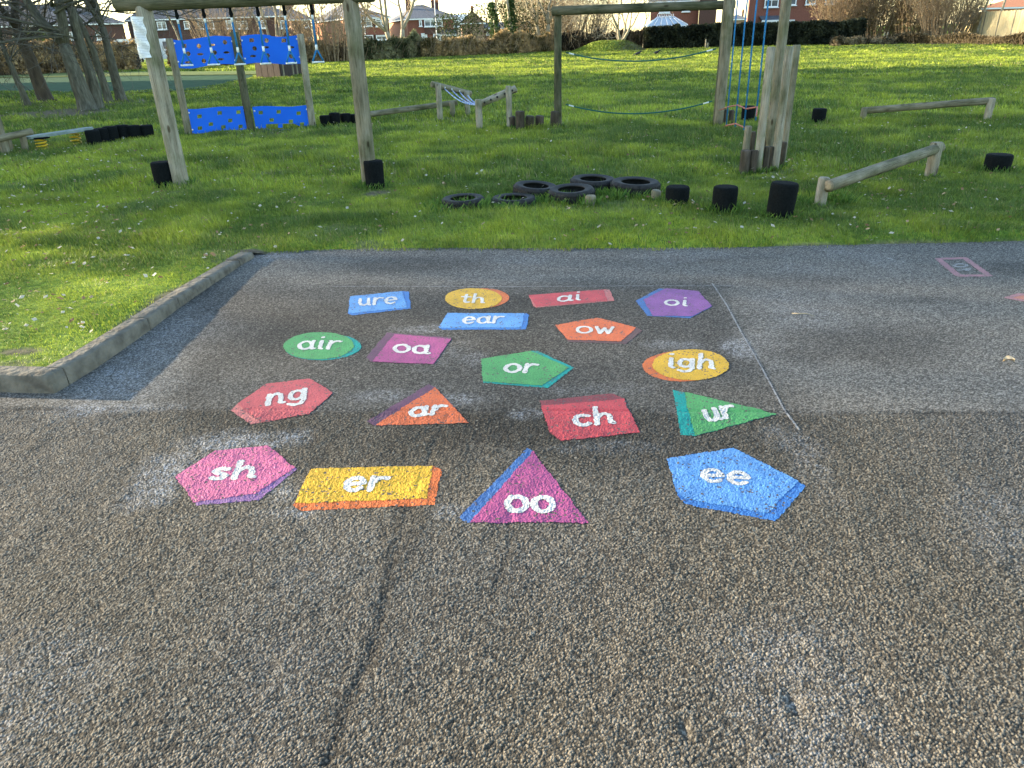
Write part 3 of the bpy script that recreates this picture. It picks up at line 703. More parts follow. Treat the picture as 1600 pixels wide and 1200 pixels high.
root = thing('painted_number_box', (fr[0][0], fr[0][1], 0), 'faded pink painted rectangle frame with the number 10 inside', 'painted number')
strokes_patch('painted_frame', [fr + [fr[0]]], .023, .0018, PM['dusty_pink'], root)
strokes_patch('painted_number', [gpoly(ell(1500.5, 415.8, 10, 2.4))], .011, .0026, PM['chalk'], root)
strokes_patch('painted_number', [gpoly([(1497.5, 423.6), (1515, 420.6)]), gpoly([(1515, 420.6), (1510.5, 424.0)])], .012, .0026, PM['chalk'], root)
ar = gpoly([(1574, 467), (1592, 461.5), (1625, 462), (1630, 474), (1600, 471.5), (1574, 467)])
root = thing('painted_arrow', (ar[0][0], ar[0][1], 0), 'salmon painted arrow tip cut off by the right edge of the photo', 'painted arrow')
patch('painted_face', lambda x, y: poly_sd(x, y, ar[:-1]), bbox(ar), .002, PM['salmon'], root)
strokes_patch('painted_outline', [ar], .018, .0028, PM['dusty_pink'], root)
cl = [gpoly([(520, 448.5), (650, 448.6), (800, 448.5), (960, 448), (1145, 447.6)]), gpoly([(1113, 444), (1135, 477), (1160, 524)]), gpoly([(1160, 524), (1190, 576), (1224, 640), (1248, 672)])]
root = thing('painted_boundary_line', (cl[0][2][0], cl[0][2][1], 0), 'thin worn white line boxing in the painted shapes', 'painted line')
strokes_patch('line_stroke', [cl[0]], .0045, .0018, PM['chalk'], root, 0, 5)
strokes_patch('line_stroke', [cl[1]], .0048, .0018, PM['chalk'], root, 0, 9)
strokes_patch('line_stroke', [cl[2]], .0045, .0018, PM['chalk'], root, 0, 19)

# =================================================================== GRASS
def build_grass():
    rg = np.random.default_rng(5)
    V, F, C = [], [], []; base = 0
    zones = [(3.2, 5.5, 9500, .0035, .022, .034), (5.5, 9, 5600, .0045, .028, .052), (9, 15, 1500, .009, .045, .085), (15, 26, 420, .018, .05, .095), (26, 48, 230, .042, .06, .11), (48, 84, 120, .09, .07, .13)]
    for (y0, y1, dens, wd, h0, h1) in zones:
        hwx = (y1 * .9026 + .689) * .74 + .4
        n = int(2 * hwx * (y1 - y0) * dens)
        x = rg.uniform(-hwx, hwx, n); y = rg.uniform(y0, y1, n)
        k = np.abs(x) < (y * .9026 + .689) * .74 + .4; x, y = x[k], y[k]
        if y0 < YB:
            sd = poly_sd(x, y, lawn_poly); k = (sd < -.0 + (vnoise(x, y, .12, 9) - .62) * .09 * (x > -1.9) + .012) | (y >= YB); x, y = x[k], y[k]
        d = dirt_amount(x, y); k = rg.random(len(x)) > d * 1.02; x, y = x[k], y[k]
        for (ex, ey, er) in EXCL:
            if y0 - 1 < ey < y1 + 1: k = (x - ex) ** 2 + (y - ey) ** 2 > er * er; x, y = x[k], y[k]
        # court has no blades
        if y1 > 24:
            cp = [(p.x, p.y) for p in [G(a, b_) for a, b_ in cpx[:7] + [(402, 110), (0, 114), (-300, 121)]]]; k = poly_sd(x, y, cp) > 0; x, y = x[k], y[k]
        n = len(x)
        cl = fbm(x, y, .22, 51); tuft = sstep(.5, .75, fbm(x, y, .6, 53)); gr = green(x, y)
        h = (h0 + (h1 - h0) * rg.random(n) ** 1.3) * (.55 + .9 * cl + .7 * tuft)
        edge_short = np.clip((y - 3.3) / 3.2, .55, 1); h = h * edge_short
        an = rg.uniform(0, 2 * math.pi, n) * .7 + (vnoise(x, y, .3, 54) * 2 * math.pi) * .5; lean = rg.uniform(.15, 1.0, n) * h
        wx, wy = -np.sin(an), np.cos(an); dx, dy = np.cos(an), np.sin(an)
        w_ = wd * rg.uniform(.7, 1.3, n); z = np.where(y < YB, lawn_h(x, y), .018 + (fbm(x, y, 5, 91) - .5) * .12 * sstep(13, 24, y)) - .004
        P = np.empty((n, 5, 3), np.float32)
        P[:, 0] = np.stack([x - wx * w_ / 2, y - wy * w_ / 2, z], 1); P[:, 1] = np.stack([x + wx * w_ / 2, y + wy * w_ / 2, z], 1)
        mx, my, mz = x + dx * lean * .35, y + dy * lean * .35, z + h * .6
        P[:, 2] = np.stack([mx + wx * w_ * .4, my + wy * w_ * .4, mz], 1); P[:, 3] = np.stack([mx - wx * w_ * .4, my - wy * w_ * .4, mz], 1)
        P[:, 4] = np.stack([x + dx * lean, y + dy * lean, z + h], 1)
        dk = np.array([.085, .140, .032]); lt = np.array([.38, .44, .055]); c = dk + (lt - dk) * np.clip(gr * .85 + rg.uniform(-.25, .3, n), 0, 1.1)[:, None]
        dry = rg.random(n) < .035; c[dry] = np.array([.30, .25, .12])
        c = c * rg.uniform(.75, 1.2, n)[:, None]
        cc = np.repeat(c[:, None, :], 5, 1)
        b0 = base + np.arange(n) * 5
        F += [np.stack([b0, b0 + 1, b0 + 2], 1), np.stack([b0, b0 + 2, b0 + 3], 1), np.stack([b0 + 3, b0 + 2, b0 + 4], 1)]
        V.append(P.reshape(-1, 3)); C.append(cc.reshape(-1, 3)); base += n * 5
    V = np.vstack(V); C = np.vstack(C); F = np.vstack(F)
    print('blades', base // 5)
    o = npobj('grass', npmesh('grass', V, F, M['blade'], True, {'col': C}))
    tag(o, 'short green winter grass covering the playing field', 'grass', kind='stuff')
def tuft_ring(points, name_seed, n=60, h=.11, r=.1):
    """longer uncut grass round the foot of equipment: returned arrays"""
    rg = np.random.default_rng(name_seed); out = []
    for p in points:
        a = rg.uniform(0, 2 * math.pi, n); q = r * rg.uniform(.75, 1.6, n)
        out.append(np.stack([p[0] + np.cos(a) * q, p[1] + np.sin(a) * q * .9], 1))
    return np.vstack(out)
EXCL = []
TUFTS = []          # filled while the equipment is built: (x, y, radius)
def build_tufts():
    rg = np.random.default_rng(11); P = []; C = []; F = []; base = 0
    for (x0, y0, r) in TUFTS:
        far = max(1, y0 / 8); n = int(150 / far ** .7 * (r / .1) ** .7)
        a = rg.uniform(0, 2 * math.pi, n); q = r * rg.uniform(.9, 1.9, n); x = x0 + np.cos(a) * q; y = y0 + np.sin(a) * q
        h = rg.uniform(.05, .13, n) * (.6 + .4 * rg.random()); an = rg.uniform(0, 2 * math.pi, n); ln = h * rg.uniform(.2, .8, n); w_ = .0045 * far
        z = np.where(y < YB, lawn_h(x, y), .018) - .005; wx, wy = -np.sin(an) * w_, np.cos(an) * w_
        p = np.empty((n, 4, 3)); p[:, 0] = np.stack([x - wx, y - wy, z], 1); p[:, 1] = np.stack([x + wx, y + wy, z], 1)
        p[:, 2] = np.stack([x + np.cos(an) * ln * .4 + wx * .6, y + np.sin(an) * ln * .4 + wy * .6, z + h * .6], 1); p[:, 3] = np.stack([x + np.cos(an) * ln, y + np.sin(an) * ln, z + h], 1)
        c = np.array([.05, .12, .02]) + rg.random((n, 1)) * np.array([.09, .11, .015]); C.append(np.repeat(c, 4, 0))
        b0 = base + np.arange(n) * 4; F += [np.stack([b0, b0 + 1, b0 + 2], 1), np.stack([b0, b0 + 2, b0 + 3], 1)]
        P.append(p.reshape(-1, 3)); base += n * 4
    tag(npobj('long_grass', npmesh('long_grass', np.vstack(P), np.vstack(F), M['blade'], True, {'col': np.vstack(C)})), 'longer tufts of grass round the feet of the play equipment', 'grass', kind='stuff')
def build_leaves():
    rg = np.random.default_rng(23); P = []; C = []; F = []; base = 0
    spots = []
    for _ in range(3400):
        y = 4 + 24 * rg.random() ** 1.5; hw_ = (y * .9 + .7) * .74; spots.append((rg.uniform(-hw_, hw_), y, 1))
    for (cx, cy, sx, sy, n) in ((1380, 300, 60, 22, 30), (1190, 285, 40, 20, 20), (930, 320, 60, 12, 14), (110, 240, 110, 34, 170), (120, 350, 130, 60, 90), (1100, 335, 60, 8, 14), (540, 270, 60, 20, 30), (1010, 345, 40, 30, 8), (60, 330, 100, 60, 60), (1230, 275, 30, 14, 16), (760, 300, 120, 40, 20)):
        for _ in range(n):
            g = G(cx + rg.normal() * sx * .6, cy + rg.normal() * sy * .6); spots.append((g.x, g.y, 1.4 if rg.random() < .3 else 1))
    for x, y, s_ in spots:
        if poly_sd(np.array([x]), np.array([y]), lawn_poly)[0] > (.04 if rg.random() < .3 else -.05) and y < YB: continue
        L = rg.uniform(.008, .023) * s_; a = rg.uniform(0, 6.28); z = float(lawn_h(x, y)) if y < YB else .02
        z += rg.uniform(.045, .075) * min(1.2, max(.5, (y - 3) / 5))
        u = np.array([math.cos(a), math.sin(a), rg.uniform(-.5, .5)]) * L; v = np.array([-math.sin(a), math.cos(a), rg.uniform(-.3, .6)]) * L * rg.uniform(.5, .8); w_ = np.array([0, 0, L * rg.uniform(.1, .5)])
        c0 = np.array([x, y, z])
        P += [c0 - u, c0 - v * .8 + w_, c0 + u * .3 - v, c0 + u * 1.1 + w_ * .5, c0 + u * .3 + v, c0 - v * -.8 + w_]
        col = [(.24, .16, .09), (.38, .29, .18), (.50, .47, .40), (.46, .43, .36), (.18, .11, .06)][rg.integers(5)]
        C += [col] * 6; F += [[base, base + 1, base + 2], [base, base + 2, base + 3], [base, base + 3, base + 4], [base, base + 4, base + 5]]; base += 6
    tag(npobj('leaf_litter', npmesh('leaf_litter', np.array(P), np.array(F), M['leaf'], False, {'col': np.array(C)})), 'small dry leaves and pale petals scattered over the grass', 'leaf litter', kind='stuff')
build_leaves()
# lone leaf and twig on tarmac
def lone_leaf(px, py, L, name, label, col, ang=0):
    g = G(px, py); b = MB(); N = 8
    rows = []
    for k in range(N + 1):
        t = k / N; wdt = math.sin(math.pi * t) ** .8 * L * .32; xx = (t - .5) * L
        zc = .006 + .012 * math.sin(math.pi * t)
        rows.append([Vector((xx, -wdt, zc + .012)), Vector((xx, 0, zc)), Vector((xx, wdt, zc + .016))])
    m = Matrix.Translation((g.x, g.y, .004)) @ Matrix.Rotation(ang, 4, 'Z')
    ks = [b.add([m @ p for p in r_]) for r_ in rows]
    for a, c in zip(ks, ks[1:]):
        for q in (0, 1): b.face([a + q, c + q, c + q + 1, a + q + 1], True)
    tag(b.build(name, col, at=(g.x, g.y, 0)), label, 'leaf')
M['dry'] = pmat('dry_leaf_single', (.5, .36, .2), (.66, .52, .34), 40, .7, .2)
lone_leaf(1575, 568, .055, 'fallen_leaf', 'curled pale tan leaf alone on the tarmac at the right edge', M['dry'], -.2)
g = G(1255, 493); b = MB(); b.path([(g.x - .06, g.y + .03, .006), (g.x - .02, g.y + .005, .012), (g.x + .02, g.y + .01, .01), (g.x + .06, g.y - .03, .007)], [.0025, .0035, .003, .0015], 6)
tag(b.build('twig', M['twig_pale'], at=(g.x, g.y, 0)), 'short pale twig on the grey tarmac right of the shapes', 'twig')

# =================================================================== PLAY EQUIPMENT
def rubber(px, wpx, ytop, ybase, label, rz=0, tilt=(0, 0), group='black rubber stepping stumps', tuft=True):
    p = G(px, ybase, .05); p.z = 0; r = wm(p, wpx) / 2; p = Vector((p.x, p.y + r * .6, 0)); h = H(Vector((p.x, p.y + r * .3, 0)), ytop)
    z0 = float(lawn_h(p.x, p.y)) if p.y < YB else 0
    ax = Vector((tilt[0], tilt[1], 1)); b = MB()
    b.lathe([(r * .95, -.03), (r * .97, h * .3), (r, h * .7), (r, h - .035), (r * .985, h - .018), (r * .95, h - .006), (r * .88, h), (r * .5, h + .001), (.01, h + .002)], (p.x, p.y, 0), ax, 28, True, True, int(px), .006)
    o = b.build('rubber_stump', M['rubber'], at=(p.x, p.y, 0)); tag(o, label, 'rubber stump', group)
    if tuft: TUFTS.append((p.x, p.y, r * .9))
    EXCL.append((p.x, p.y - .02, r * 1.1))
    return o
rubber(255, 33, 252, 288, 'black rubber stump at the foot of the left swing-frame post')
rubber(585, 30, 250, 289, 'black rubber stump at the foot of the right swing-frame post')
rubber(1060, 37, 290, 318, 'black rubber stump nearest the tyres, shortest of the front three')
rubber(1134, 38, 290, 329, 'black rubber stump, middle of the three beside the tyres')
rubber(1222, 42, 284, 337, 'tall black rubber stump next to the sloping balance beam', tilt=(.05, 0))
rubber(1564, 38, 240, 266, 'squat black rubber stump alone at the right edge of the grass')
rubber(1281, 21, 169, 190, 'small black rubber stump alone on the grass between pole cluster and low beam')
rubber(1231, 10, 172, 182, 'small black rubber stump half hidden behind the pole cluster')
rubber(1170, 21, 165, 188, 'black rubber stump seen behind the climbing ropes')
for k, (x, yt, yb) in enumerate(((145, 203, 225), (158, 200, 222), (173, 197, 220), (191, 195, 217), (208, 195.5, 216), (228, 195, 214))):
    rubber(x, 21, yt, yb, ('black rubber stump touching the springy plank', 'black rubber stump second from the springy plank', 'black rubber stump third from the springy plank', 'black rubber stump fourth from the springy plank', 'black rubber stump fifth from the springy plank', 'black rubber stump at the right end of the row of six')[k], tuft=False)
for k, (x, yt, yb) in enumerate(((508, 180, 195), (523, 176, 194), (540, 177, 192), (556, 178, 191))):
    rubber(x, 17, yt, yb, ('black rubber stump beside the climbing wall, left end of its row', 'black rubber stump beside the climbing wall, second and tallest in its row', 'black rubber stump third in the row by the climbing wall', 'black rubber stump partly behind the swing-frame post')[k], tuft=False)
# tyres
def tyre(px, py, wpx, sink, label, tilt=(0, 0)):
    p = G(px, py, .05); r = wm(p, wpx) / 2; wdt = r * .55; z = -wdt * sink
    prof = [(r * .60, .0), (r * .72, -.01), (r * .93, .008), (r * .985, wdt * .2), (r, wdt * .5), (r * .985, wdt * .8), (r * .93, wdt * .97), (r * .85, wdt * 1.0), (r * .78, wdt * .985), (r * .66, wdt * .95), (r * .60, wdt * .93), (r * .58, wdt * .88), (r * .62, wdt * .84), (r * .80, wdt * .78), (r * .9, wdt * .5), (r * .8, .04), (r * .62, .02)]
    root = thing('tyre', (p.x, p.y, 0), label, 'tyre', 'old car tyres laid flat in the grass')
    ax = Vector((tilt[0], tilt[1], 1)); b = MB(); b.lathe(prof, (p.x, p.y, z), ax, 40, False, False)
    b.build('sidewall', M['tyre'], root)
    b = MB(); axn = ax.normalized(); u = axn.orthogonal().normalized(); v = axn.cross(u)
    for k in range(44):
        a = 2 * math.pi * k / 44; d_ = u * math.cos(a) + v * math.sin(a); t_ = axn.cross(d_)
        for zz in (.28, .5, .72):
            c = Vector((p.x, p.y, z)) + axn * (wdt * zz) + d_ * (r * .998); hw_ = r * .055; hh = wdt * .085; dp = r * .025
            q = [c + t_ * sx * hw_ + axn * sz * hh + d_ * sd * dp for sd in (0, 1) for sx, sz in ((-1, -1), (1, -1), (1, 1), (-1, 1))]
            kk = b.add(q)
            for f in ((4, 5, 6, 7), (0, 1, 5, 4), (1, 2, 6, 5), (2, 3, 7, 6), (3, 0, 4, 7)): b.face([kk + i for i in f])
    b.build('tread', M['tyre'], root)
    TUFTS.append((p.x, p.y, r * .98)); EXCL.append((p.x, p.y, r * 1.02)); return root
tyre(724, 317, 67, .1, 'worn black tyre at the left end of the tyre row', (-.02, -.02))
tyre(803, 314, 70, .25, 'black tyre half buried behind a big grass tuft')
tyre(836, 302, 69, -.1, 'black tyre leaning a little, third from the left of the tyre row', (.08, -.04))
tyre(893, 308, 72, -.1, 'black tyre in front of the rearmost tyre', (-.03, -.05))
tyre(926, 292, 70, -.1, 'rearmost black tyre of the row', (.03, -.03))
tyre(992, 297, 76, -.05, 'black tyre at the right end beside the rubber stumps', (.03, -.03))
for gx_, gy_, r_ in ((789, 331, .09), (740, 326, .1), (870, 318, .08), (956, 313, .1), (1240, 322, .09), (1300, 318, .12), (975, 311, .07)):
    g = G(gx_, gy_); TUFTS.append((g.x, g.y, r_)); TUFTS.append((g.x + .04, g.y + .02, r_ * .6))
def stub(px, wpx, ytop, ybase, label, mat='log_brown', name='wooden_stub', cat='wooden stub', group=None, seed=1):
    p = G(px, ybase, .05); p.z = 0; r = wm(p, wpx) / 2; p = Vector((p.x, p.y + r * .6, 0)); h = H(Vector((p.x, p.y, 0)), ytop)
    b = MB(); b.log((p.x, p.y, -.05), (p.x, p.y, h), r, r * .98, seed=seed + int(px)); o = b.build(name, M[mat], at=(p.x, p.y, 0))
    TUFTS.append((p.x, p.y, r)); return tag(o, label, cat, group)
stub(923, 17, 305, 318, 'short pale wooden stub between two tyres', 'log')
stub(1026, 15, 297, 311, 'short brown wooden stub against the right-hand tyre', 'log')
for k, (x, wd, yt, yb) in enumerate(((799, 13, 181.5, 200), (813, 14.5, 173.5, 201), (829, 14.5, 181, 200), (844, 14, 180.5, 198))):
    stub(x, wd, yt, yb, ('round wooden step log nearest the rope bridge', 'tallest round wooden step log, second of four', 'round wooden step log, third from the rope bridge', 'round wooden step log at the right end of four')[k], 'log_brown', 'step_log', 'step log', 'row of four wooden step logs')

def post_at(bx, by, ty, w0, w1=None, mat='log', parent=None, name='post', lift=0, seed=None):
    p = G(bx, by, .05); p.z = 0; h = H(p, ty); r0 = wm(p, w0) / 2; r1 = wm(Vector((p.x, p.y, h)), w1 or w0) / 2
    p = Vector((p.x, p.y + r0 * .5, 0)); h = H(p, ty)
    o = logobj(name, (p.x, p.y, -.1), (p.x, p.y, h + lift), r0, r1, mat, parent, seed); TUFTS.append((p.x, p.y, r0)); return p, h, r0, o
# ---- trapeze frame at the left
pl = G(283, 286); root = thing('timber_gantry', (pl.x, pl.y, 0), 'tall timber frame of two posts and a crossbeam with blue handles hanging', 'climbing frame')
pa, ha, ra, _ = post_at(281, 287, 8, 24, 26, 'log_pale', root, seed=3)
pb, hb, rb_, _ = post_at(577, 287, -6, 24, 25, 'log', root, seed=5)
dirb = (pb - pa).normalized(); z_b = ha + .08
zb = H(pa, 8) ; zb2 = H(pb, -3)
rB = .062
bz = (zb + zb2) / 2
beam0 = Vector((pa.x, pa.y - .02, bz + rB * .3)) - dirb * .32; beam1 = Vector((pb.x, pb.y - .02, bz + rB * .3)) + dirb * .28
bo = logobj('crossbeam', beam0, beam1, rB * 1.25, rB * 1.15, 'log_green', root, 9, n=20, bend=.2)
# notice on left post
def notice():
    p0 = pa; z0 = H(pa, 90); z1 = H(pa, 26); c = Vector((pa.x - .045, pa.y - .125, (z0 + z1) / 2))
    root = thing('notice_sheet', (c.x, c.y, c.z), 'crumpled white laminated notice fixed to the left post', 'notice')
    b = MB(); W, Hh = .155, z1 - z0; nx, nz = 12, 26; rr = random.Random(3); ang = -.25
    def pt(i, j):
        u = (i / nx - .5) * W; v = (j / nz - .5) * Hh; bend = .035 * (u / W * 2) ** 2 + .006 * math.sin(v * 40 + u * 30) + rr.uniform(-.0015, .0015)
        sag = -.02 * (u / W) * (v / Hh)
        return c + Vector((u * math.cos(ang) + .0, u * math.sin(ang) * -1 + bend, v + sag))
    k = b.add([pt(i, j) for j in range(nz + 1) for i in range(nx + 1)])
    k2 = b.add([Vector(b.v[k + q]) + Vector((0, .003, 0)) for q in range((nx + 1) * (nz + 1))])
    for j in range(nz):
        for i in range(nx):
            a = k + j * (nx + 1) + i; b.face([a, a + 1, a + nx + 2, a + nx + 1], True)
            a = k2 + j * (nx + 1) + i; b.face([a, a + nx + 1, a + nx + 2, a + 1], True)
    b.build('paper', pmat('laminated_paper', (.62, .64, .66), (.78, .79, .8), 12, .25, .1, spec=.6), root)
    b = MB()
    for j in range(2, nz - 1):
        if rr.random() < .12: continue
        e = rr.uniform(.25, .42)
        for (a, b_) in ((-.40, e),):
            n_ = 8
            for q in range(n_):
                if rr.random() < .15: continue
                u0, u1 = a + (b_ - a) * q / n_, a + (b_ - a) * (q + .8) / n_
                pts = []
                for uu, vv in ((u0, -.12), (u1, -.12), (u1, .12), (u0, .12)):
                    u = uu * W; v = ((j + vv) / nz - .5) * Hh; bend = .035 * (u / W * 2) ** 2 + .006 * math.sin(v * 40 + u * 30)
                    pts.append(c + Vector((u * math.cos(ang), -u * math.sin(ang) + bend - .004, v - .02 * (u / W) * (v / Hh))))
                b.quad(*pts)
    b.build('print', pmat('faded_ink', (.25, .26, .3), (.4, .4, .42), 40, .6, 0), root)
notice()
# ---- six trapeze handles
tops = [272.6, 315, 357.5, 400, 441.6, 484.7]; bots = [102, 101, 100.5, 99.3, 98.5, 97]
for k in range(6):
    t = (G(tops[k] + 52, 285).x - pa.x) / (pb.x - pa.x)
    # column px at the beam
    lo, hi = 0., 1.
    for _ in range(30):
        m_ = (lo + hi) / 2; q = pa.lerp(pb, m_); q.z = bz
        if proj(q)[0] < tops[k]: lo = m_
        else: hi = m_
    q = pa.lerp(pb, lo); zt = bz - rB * 1.1; zbt = H(q, bots[k]); tri = .135; sw = rnd.uniform(-.01, .01) + .008
    root = thing('hanging_trapeze', (q.x, q.y, zt), ('blue rope triangle handle nearest the notice post', 'blue rope triangle handle, second from the notice post', 'blue rope triangle handle, third from the left on the beam', 'blue rope triangle handle, fourth from the left on the beam', 'blue rope triangle handle in front of the right end of the climbing wall', 'blue rope triangle handle hanging clear against the hedge')[k], 'trapeze handle', 'blue trapeze handles hanging from the beam')
    b = MB(); b.path([(q.x, q.y, zt + .03), (q.x, q.y, zt - .01), (q.x + .004, q.y, zt - .05), (q.x, q.y, zt - .085)], [.018, .016, .024, .012], 8); b.build('shackle', M['rubber'], root)
    zj = zbt + tri
    b = MB(); b.path([(q.x, q.y, zt - .08), (q.x + sw * .4, q.y, (zt + zj) / 2), (q.x + sw, q.y, zj + .02)], .0115, 8); b.build('rope', M['rope_blue'], root)
    b = MB(); b.path([(q.x + sw, q.y, zj - .01), (q.x + sw, q.y, zj + .045)], .014, 8); b.build('ferrule', M['ferrule'], root); b = MB(); b.path([(q.x, q.y, zt - .13), (q.x, q.y, zt - .085)], .013, 8); b.build('ferrule', M['ferrule'], root)
    b = MB(); yaw = rnd.uniform(.55, 1.2) if k != 5 else .5; cx_, cy_ = math.cos(yaw) * .06, math.sin(yaw) * .06
    b.path([(q.x + sw, q.y, zj), (q.x + sw - cx_, q.y - cy_, zbt + .01)], .010, 8); b.path([(q.x + sw, q.y, zj), (q.x + sw + cx_, q.y + cy_, zbt + .01)], .010, 8); b.build('handle_sling', M['rope_blue'], root)
    b = MB(); b.path([(q.x + sw - cx_ * 1.15, q.y - cy_ * 1.15, zbt), (q.x + sw + cx_ * 1.15, q.y + cy_ * 1.15, zbt)], .010, 10); b.build('grip', M['ferrule'], root)

# ---- climbing wall with blue wavy panels
def shape_curve(name, outer, holes, thick, mat, mtx, parent):
    cu = bpy.data.curves.new(name, 'CURVE'); cu.dimensions = '2D'; cu.fill_mode = 'BOTH'; cu.extrude = thick / 2; cu.bevel_depth = .002
    for P in [outer] + holes:
        s_ = cu.splines.new('POLY'); s_.points.add(len(P) - 1); s_.use_cyclic_u = True
        for i, p in enumerate(P): s_.points[i].co = (p[0], p[1], 0, 1)
    to = bpy.data.objects.new('tmp', cu); sc.collection.objects.link(to)
    dg = bpy.context.evaluated_depsgraph_get(); me = bpy.data.meshes.new_from_object(to.evaluated_get(dg)); bpy.data.objects.remove(to); bpy.data.curves.remove(cu)
    me.name = name; me.transform(Matrix.Translation(-parent_loc(parent)) @ mtx); me.materials.clear(); me.materials.append(mat)
    return npobj(name, me, parent)
def climbing_wall():
    cw = G(294, 211); root = thing('climbing_wall', (cw.x, cw.y, 0), 'timber climbing wall with bright blue wavy panels full of holes', 'climbing wall')
    p0, h0, r0, _ = post_at(294, 211, 60, 11, 11, 'log', root); p1, h1, r1, _ = post_at(391, 203, 50, 12, 12, 'log_green', root); p2, h2, r2, _ = post_at(488, 198, 53, 11, 11, 'log_pale', root)
    def frame(a, b_):
        u = (b_ - a); L = u.length; u.normalize(); v = Vector((0, 0, 1)); n = u.cross(v)
        return Matrix(((u.x, v.x, n.x, a.x), (u.y, v.y, n.y, a.y), (u.z, v.z, n.z, a.z), (0, 0, 0, 1))), L
    def panel(a, b_, pxl, pxr, ytl, ybl, wave, holes, sq, boltpx):
        f, L = frame(a, b_); off = -.045
        inv = f.inverted()
        def loc(px, py):
            d = ray(px, py); d_ = inv.to_3x3() @ d; o_ = inv @ Vector((0, 0, CAM_H)); t = -(o_.z - 0) / d_.z; q = o_ + d_ * t; return q.x, q.y
        top = [loc(x, y) for x, y in wave[0]]; bot = [loc(x, y) for x, y in wave[1]]
        def smooth(P):
            out = []; n = len(P)
            for i in range(n - 1):
                q0, q1, q2, q3 = P[max(0, i - 1)], P[i], P[i + 1], P[min(n - 1, i + 2)]
                for k in range(6):
                    t = k / 6; out.append(tuple(.5 * ((2 * q1[c]) + (-q0[c] + q2[c]) * t + (2 * q0[c] - 5 * q1[c] + 4 * q2[c] - q3[c]) * t * t + (-q0[c] + 3 * q1[c] - 3 * q2[c] + q3[c]) * t ** 3) for c in (0, 1)))
            out.append(P[-1]); return out
        outer = smooth(top) + smooth(bot)[::-1]
        hs = []
        for hx, hy, kind in holes:
            cx, cy = loc(hx, hy)
            if kind == 'o': hs.append([(cx + .042 * math.cos(2 * math.pi * k / 16), cy + .042 * math.sin(2 * math.pi * k / 16)) for k in range(16)])
            elif kind == '-': hs.append([(cx + .06 * math.cos(2 * math.pi * k / 16), cy + .022 * math.sin(2 * math.pi * k / 16)) for k in range(16)])
            else: hs.append([(cx + sx * .048 * (.8 if j % 2 else 1), cy + sy * .035) for j, (sx, sy) in enumerate(((-1, -1), (1, -1), (1, 1), (-1, 1)))])
        o = shape_curve('blue_panel', outer, hs, .014, M['blue_panel'], f @ Matrix.Translation((0, 0, .0)), root)
        for bx, by in boltpx:
            cx, cy = loc(bx, by); bb = MB(); c = f @ Vector((cx, cy, .008)); n = (f.to_3x3() @ Vector((0, 0, 1))); s_ = 1 if n.y < 0 else -1
            c = f @ Vector((cx, cy, .009 * s_)); bb.lathe([(.018, 0), (.018, .006), (.010, .012), (.002, .013)], c, n * s_, 12); bb.build('bolt', M['bolt'], root)
    C2 = lambda x, y: (180 + x / 5.454, y / 5.454)
    C3 = lambda x, y: (400 + x / 5.454, y / 5.454)
    # upper left, upper right, lower left, lower right
    panel(p0, p1, 0, 0, 0, 0, ([C2(484, 338), C2(560, 345), C2(650, 335), C2(760, 318), C2(850, 306), C2(940, 310), C2(1012, 315)], [C2(535, 578), C2(650, 582), C2(740, 568), C2(850, 548), C2(960, 545), C2(1050, 552)]),
          [(*C2(587, 392), 's'), (*C2(713, 393), 'o'), (*C2(825, 383), '-'), (*C2(935, 360), 'o'), (*C2(622, 458), 'o'), (*C2(725, 462), '-'), (*C2(848, 448), 'o'), (*C2(948, 447), '-'), (*C2(620, 532), '-'), (*C2(755, 520), 'o'), (*C2(900, 505), '-')], 0,
          [C2(503, 370), C2(535, 527), C2(995, 352), C2(1022, 515)])
    panel(p1, p2, 0, 0, 0, 0, ([C2(1068, 310), C2(1150, 298), C2(1220, 293), C2(1310, 300), C3(140, 310), C3(240, 314), C3(360, 300)], [C2(1100, 548), C2(1190, 535), C2(1300, 535), C3(150, 540), C3(260, 548), C3(390, 540)]),
          [(*C2(1162, 343), 's'), (*C2(1290, 345), 'o'), (*C2(1188, 413), 'o'), (*C2(1285, 403), '-'), (*C2(1175, 478), '-'), (*C2(1300, 473), 'o'), (*C3(300, 403), '-'), (*C3(237, 345), 's'), (*C3(300, 480), 'o')], 0,
          [C2(1080, 346), C2(1107, 500), C3(349, 333), C3(373, 485)])
    panel(p0, p1, 0, 0, 0, 0, ([C2(608, 930), C2(700, 930), C2(800, 920), C2(900, 910), C2(1000, 910), C2(1108, 905)], [C2(648, 1140), C2(760, 1132), C2(860, 1112), C2(950, 1108), C2(1050, 1106), C2(1138, 1106)]),
          [(*C2(718, 992), 's'), (*C2(890, 963), 's'), (*C2(1050, 955), 's'), (*C2(980, 1027), 's'), (*C2(815, 1058), 's'), (*C2(722, 1092), 's'), (*C2(922, 1082), 's'), (*C2(1068, 1078), 's')], 0, [C2(627, 961), C2(657, 1106), C2(1100, 937), C2(1128, 1080)])
    panel(p1, p2, 0, 0, 0, 0, ([C2(1170, 912), C2(1260, 908), C3(0, 908), C3(90, 905), C3(200, 908), C3(300, 910), C3(440, 895)], [C2(1200, 1100), C2(1300, 1095), C3(60, 1100), C3(150, 1105), C3(300, 1100), C3(462, 1083)]),
          [(*C3(193, 953), 's'), (*C3(363, 965), 's'), (*C3(133, 1023), 's'), (*C3(297, 1035), 's'), (*C3(392, 1058), 's'), (*C2(1262, 1074), 's'), (*C3(207, 1072), 's'), (*C3(40, 960), 's'), (*C3(66, 1074), 's')], 0, [C2(1187, 946), C2(1207, 1087), C3(433, 931), C3(458, 1068)])
climbing_wall()
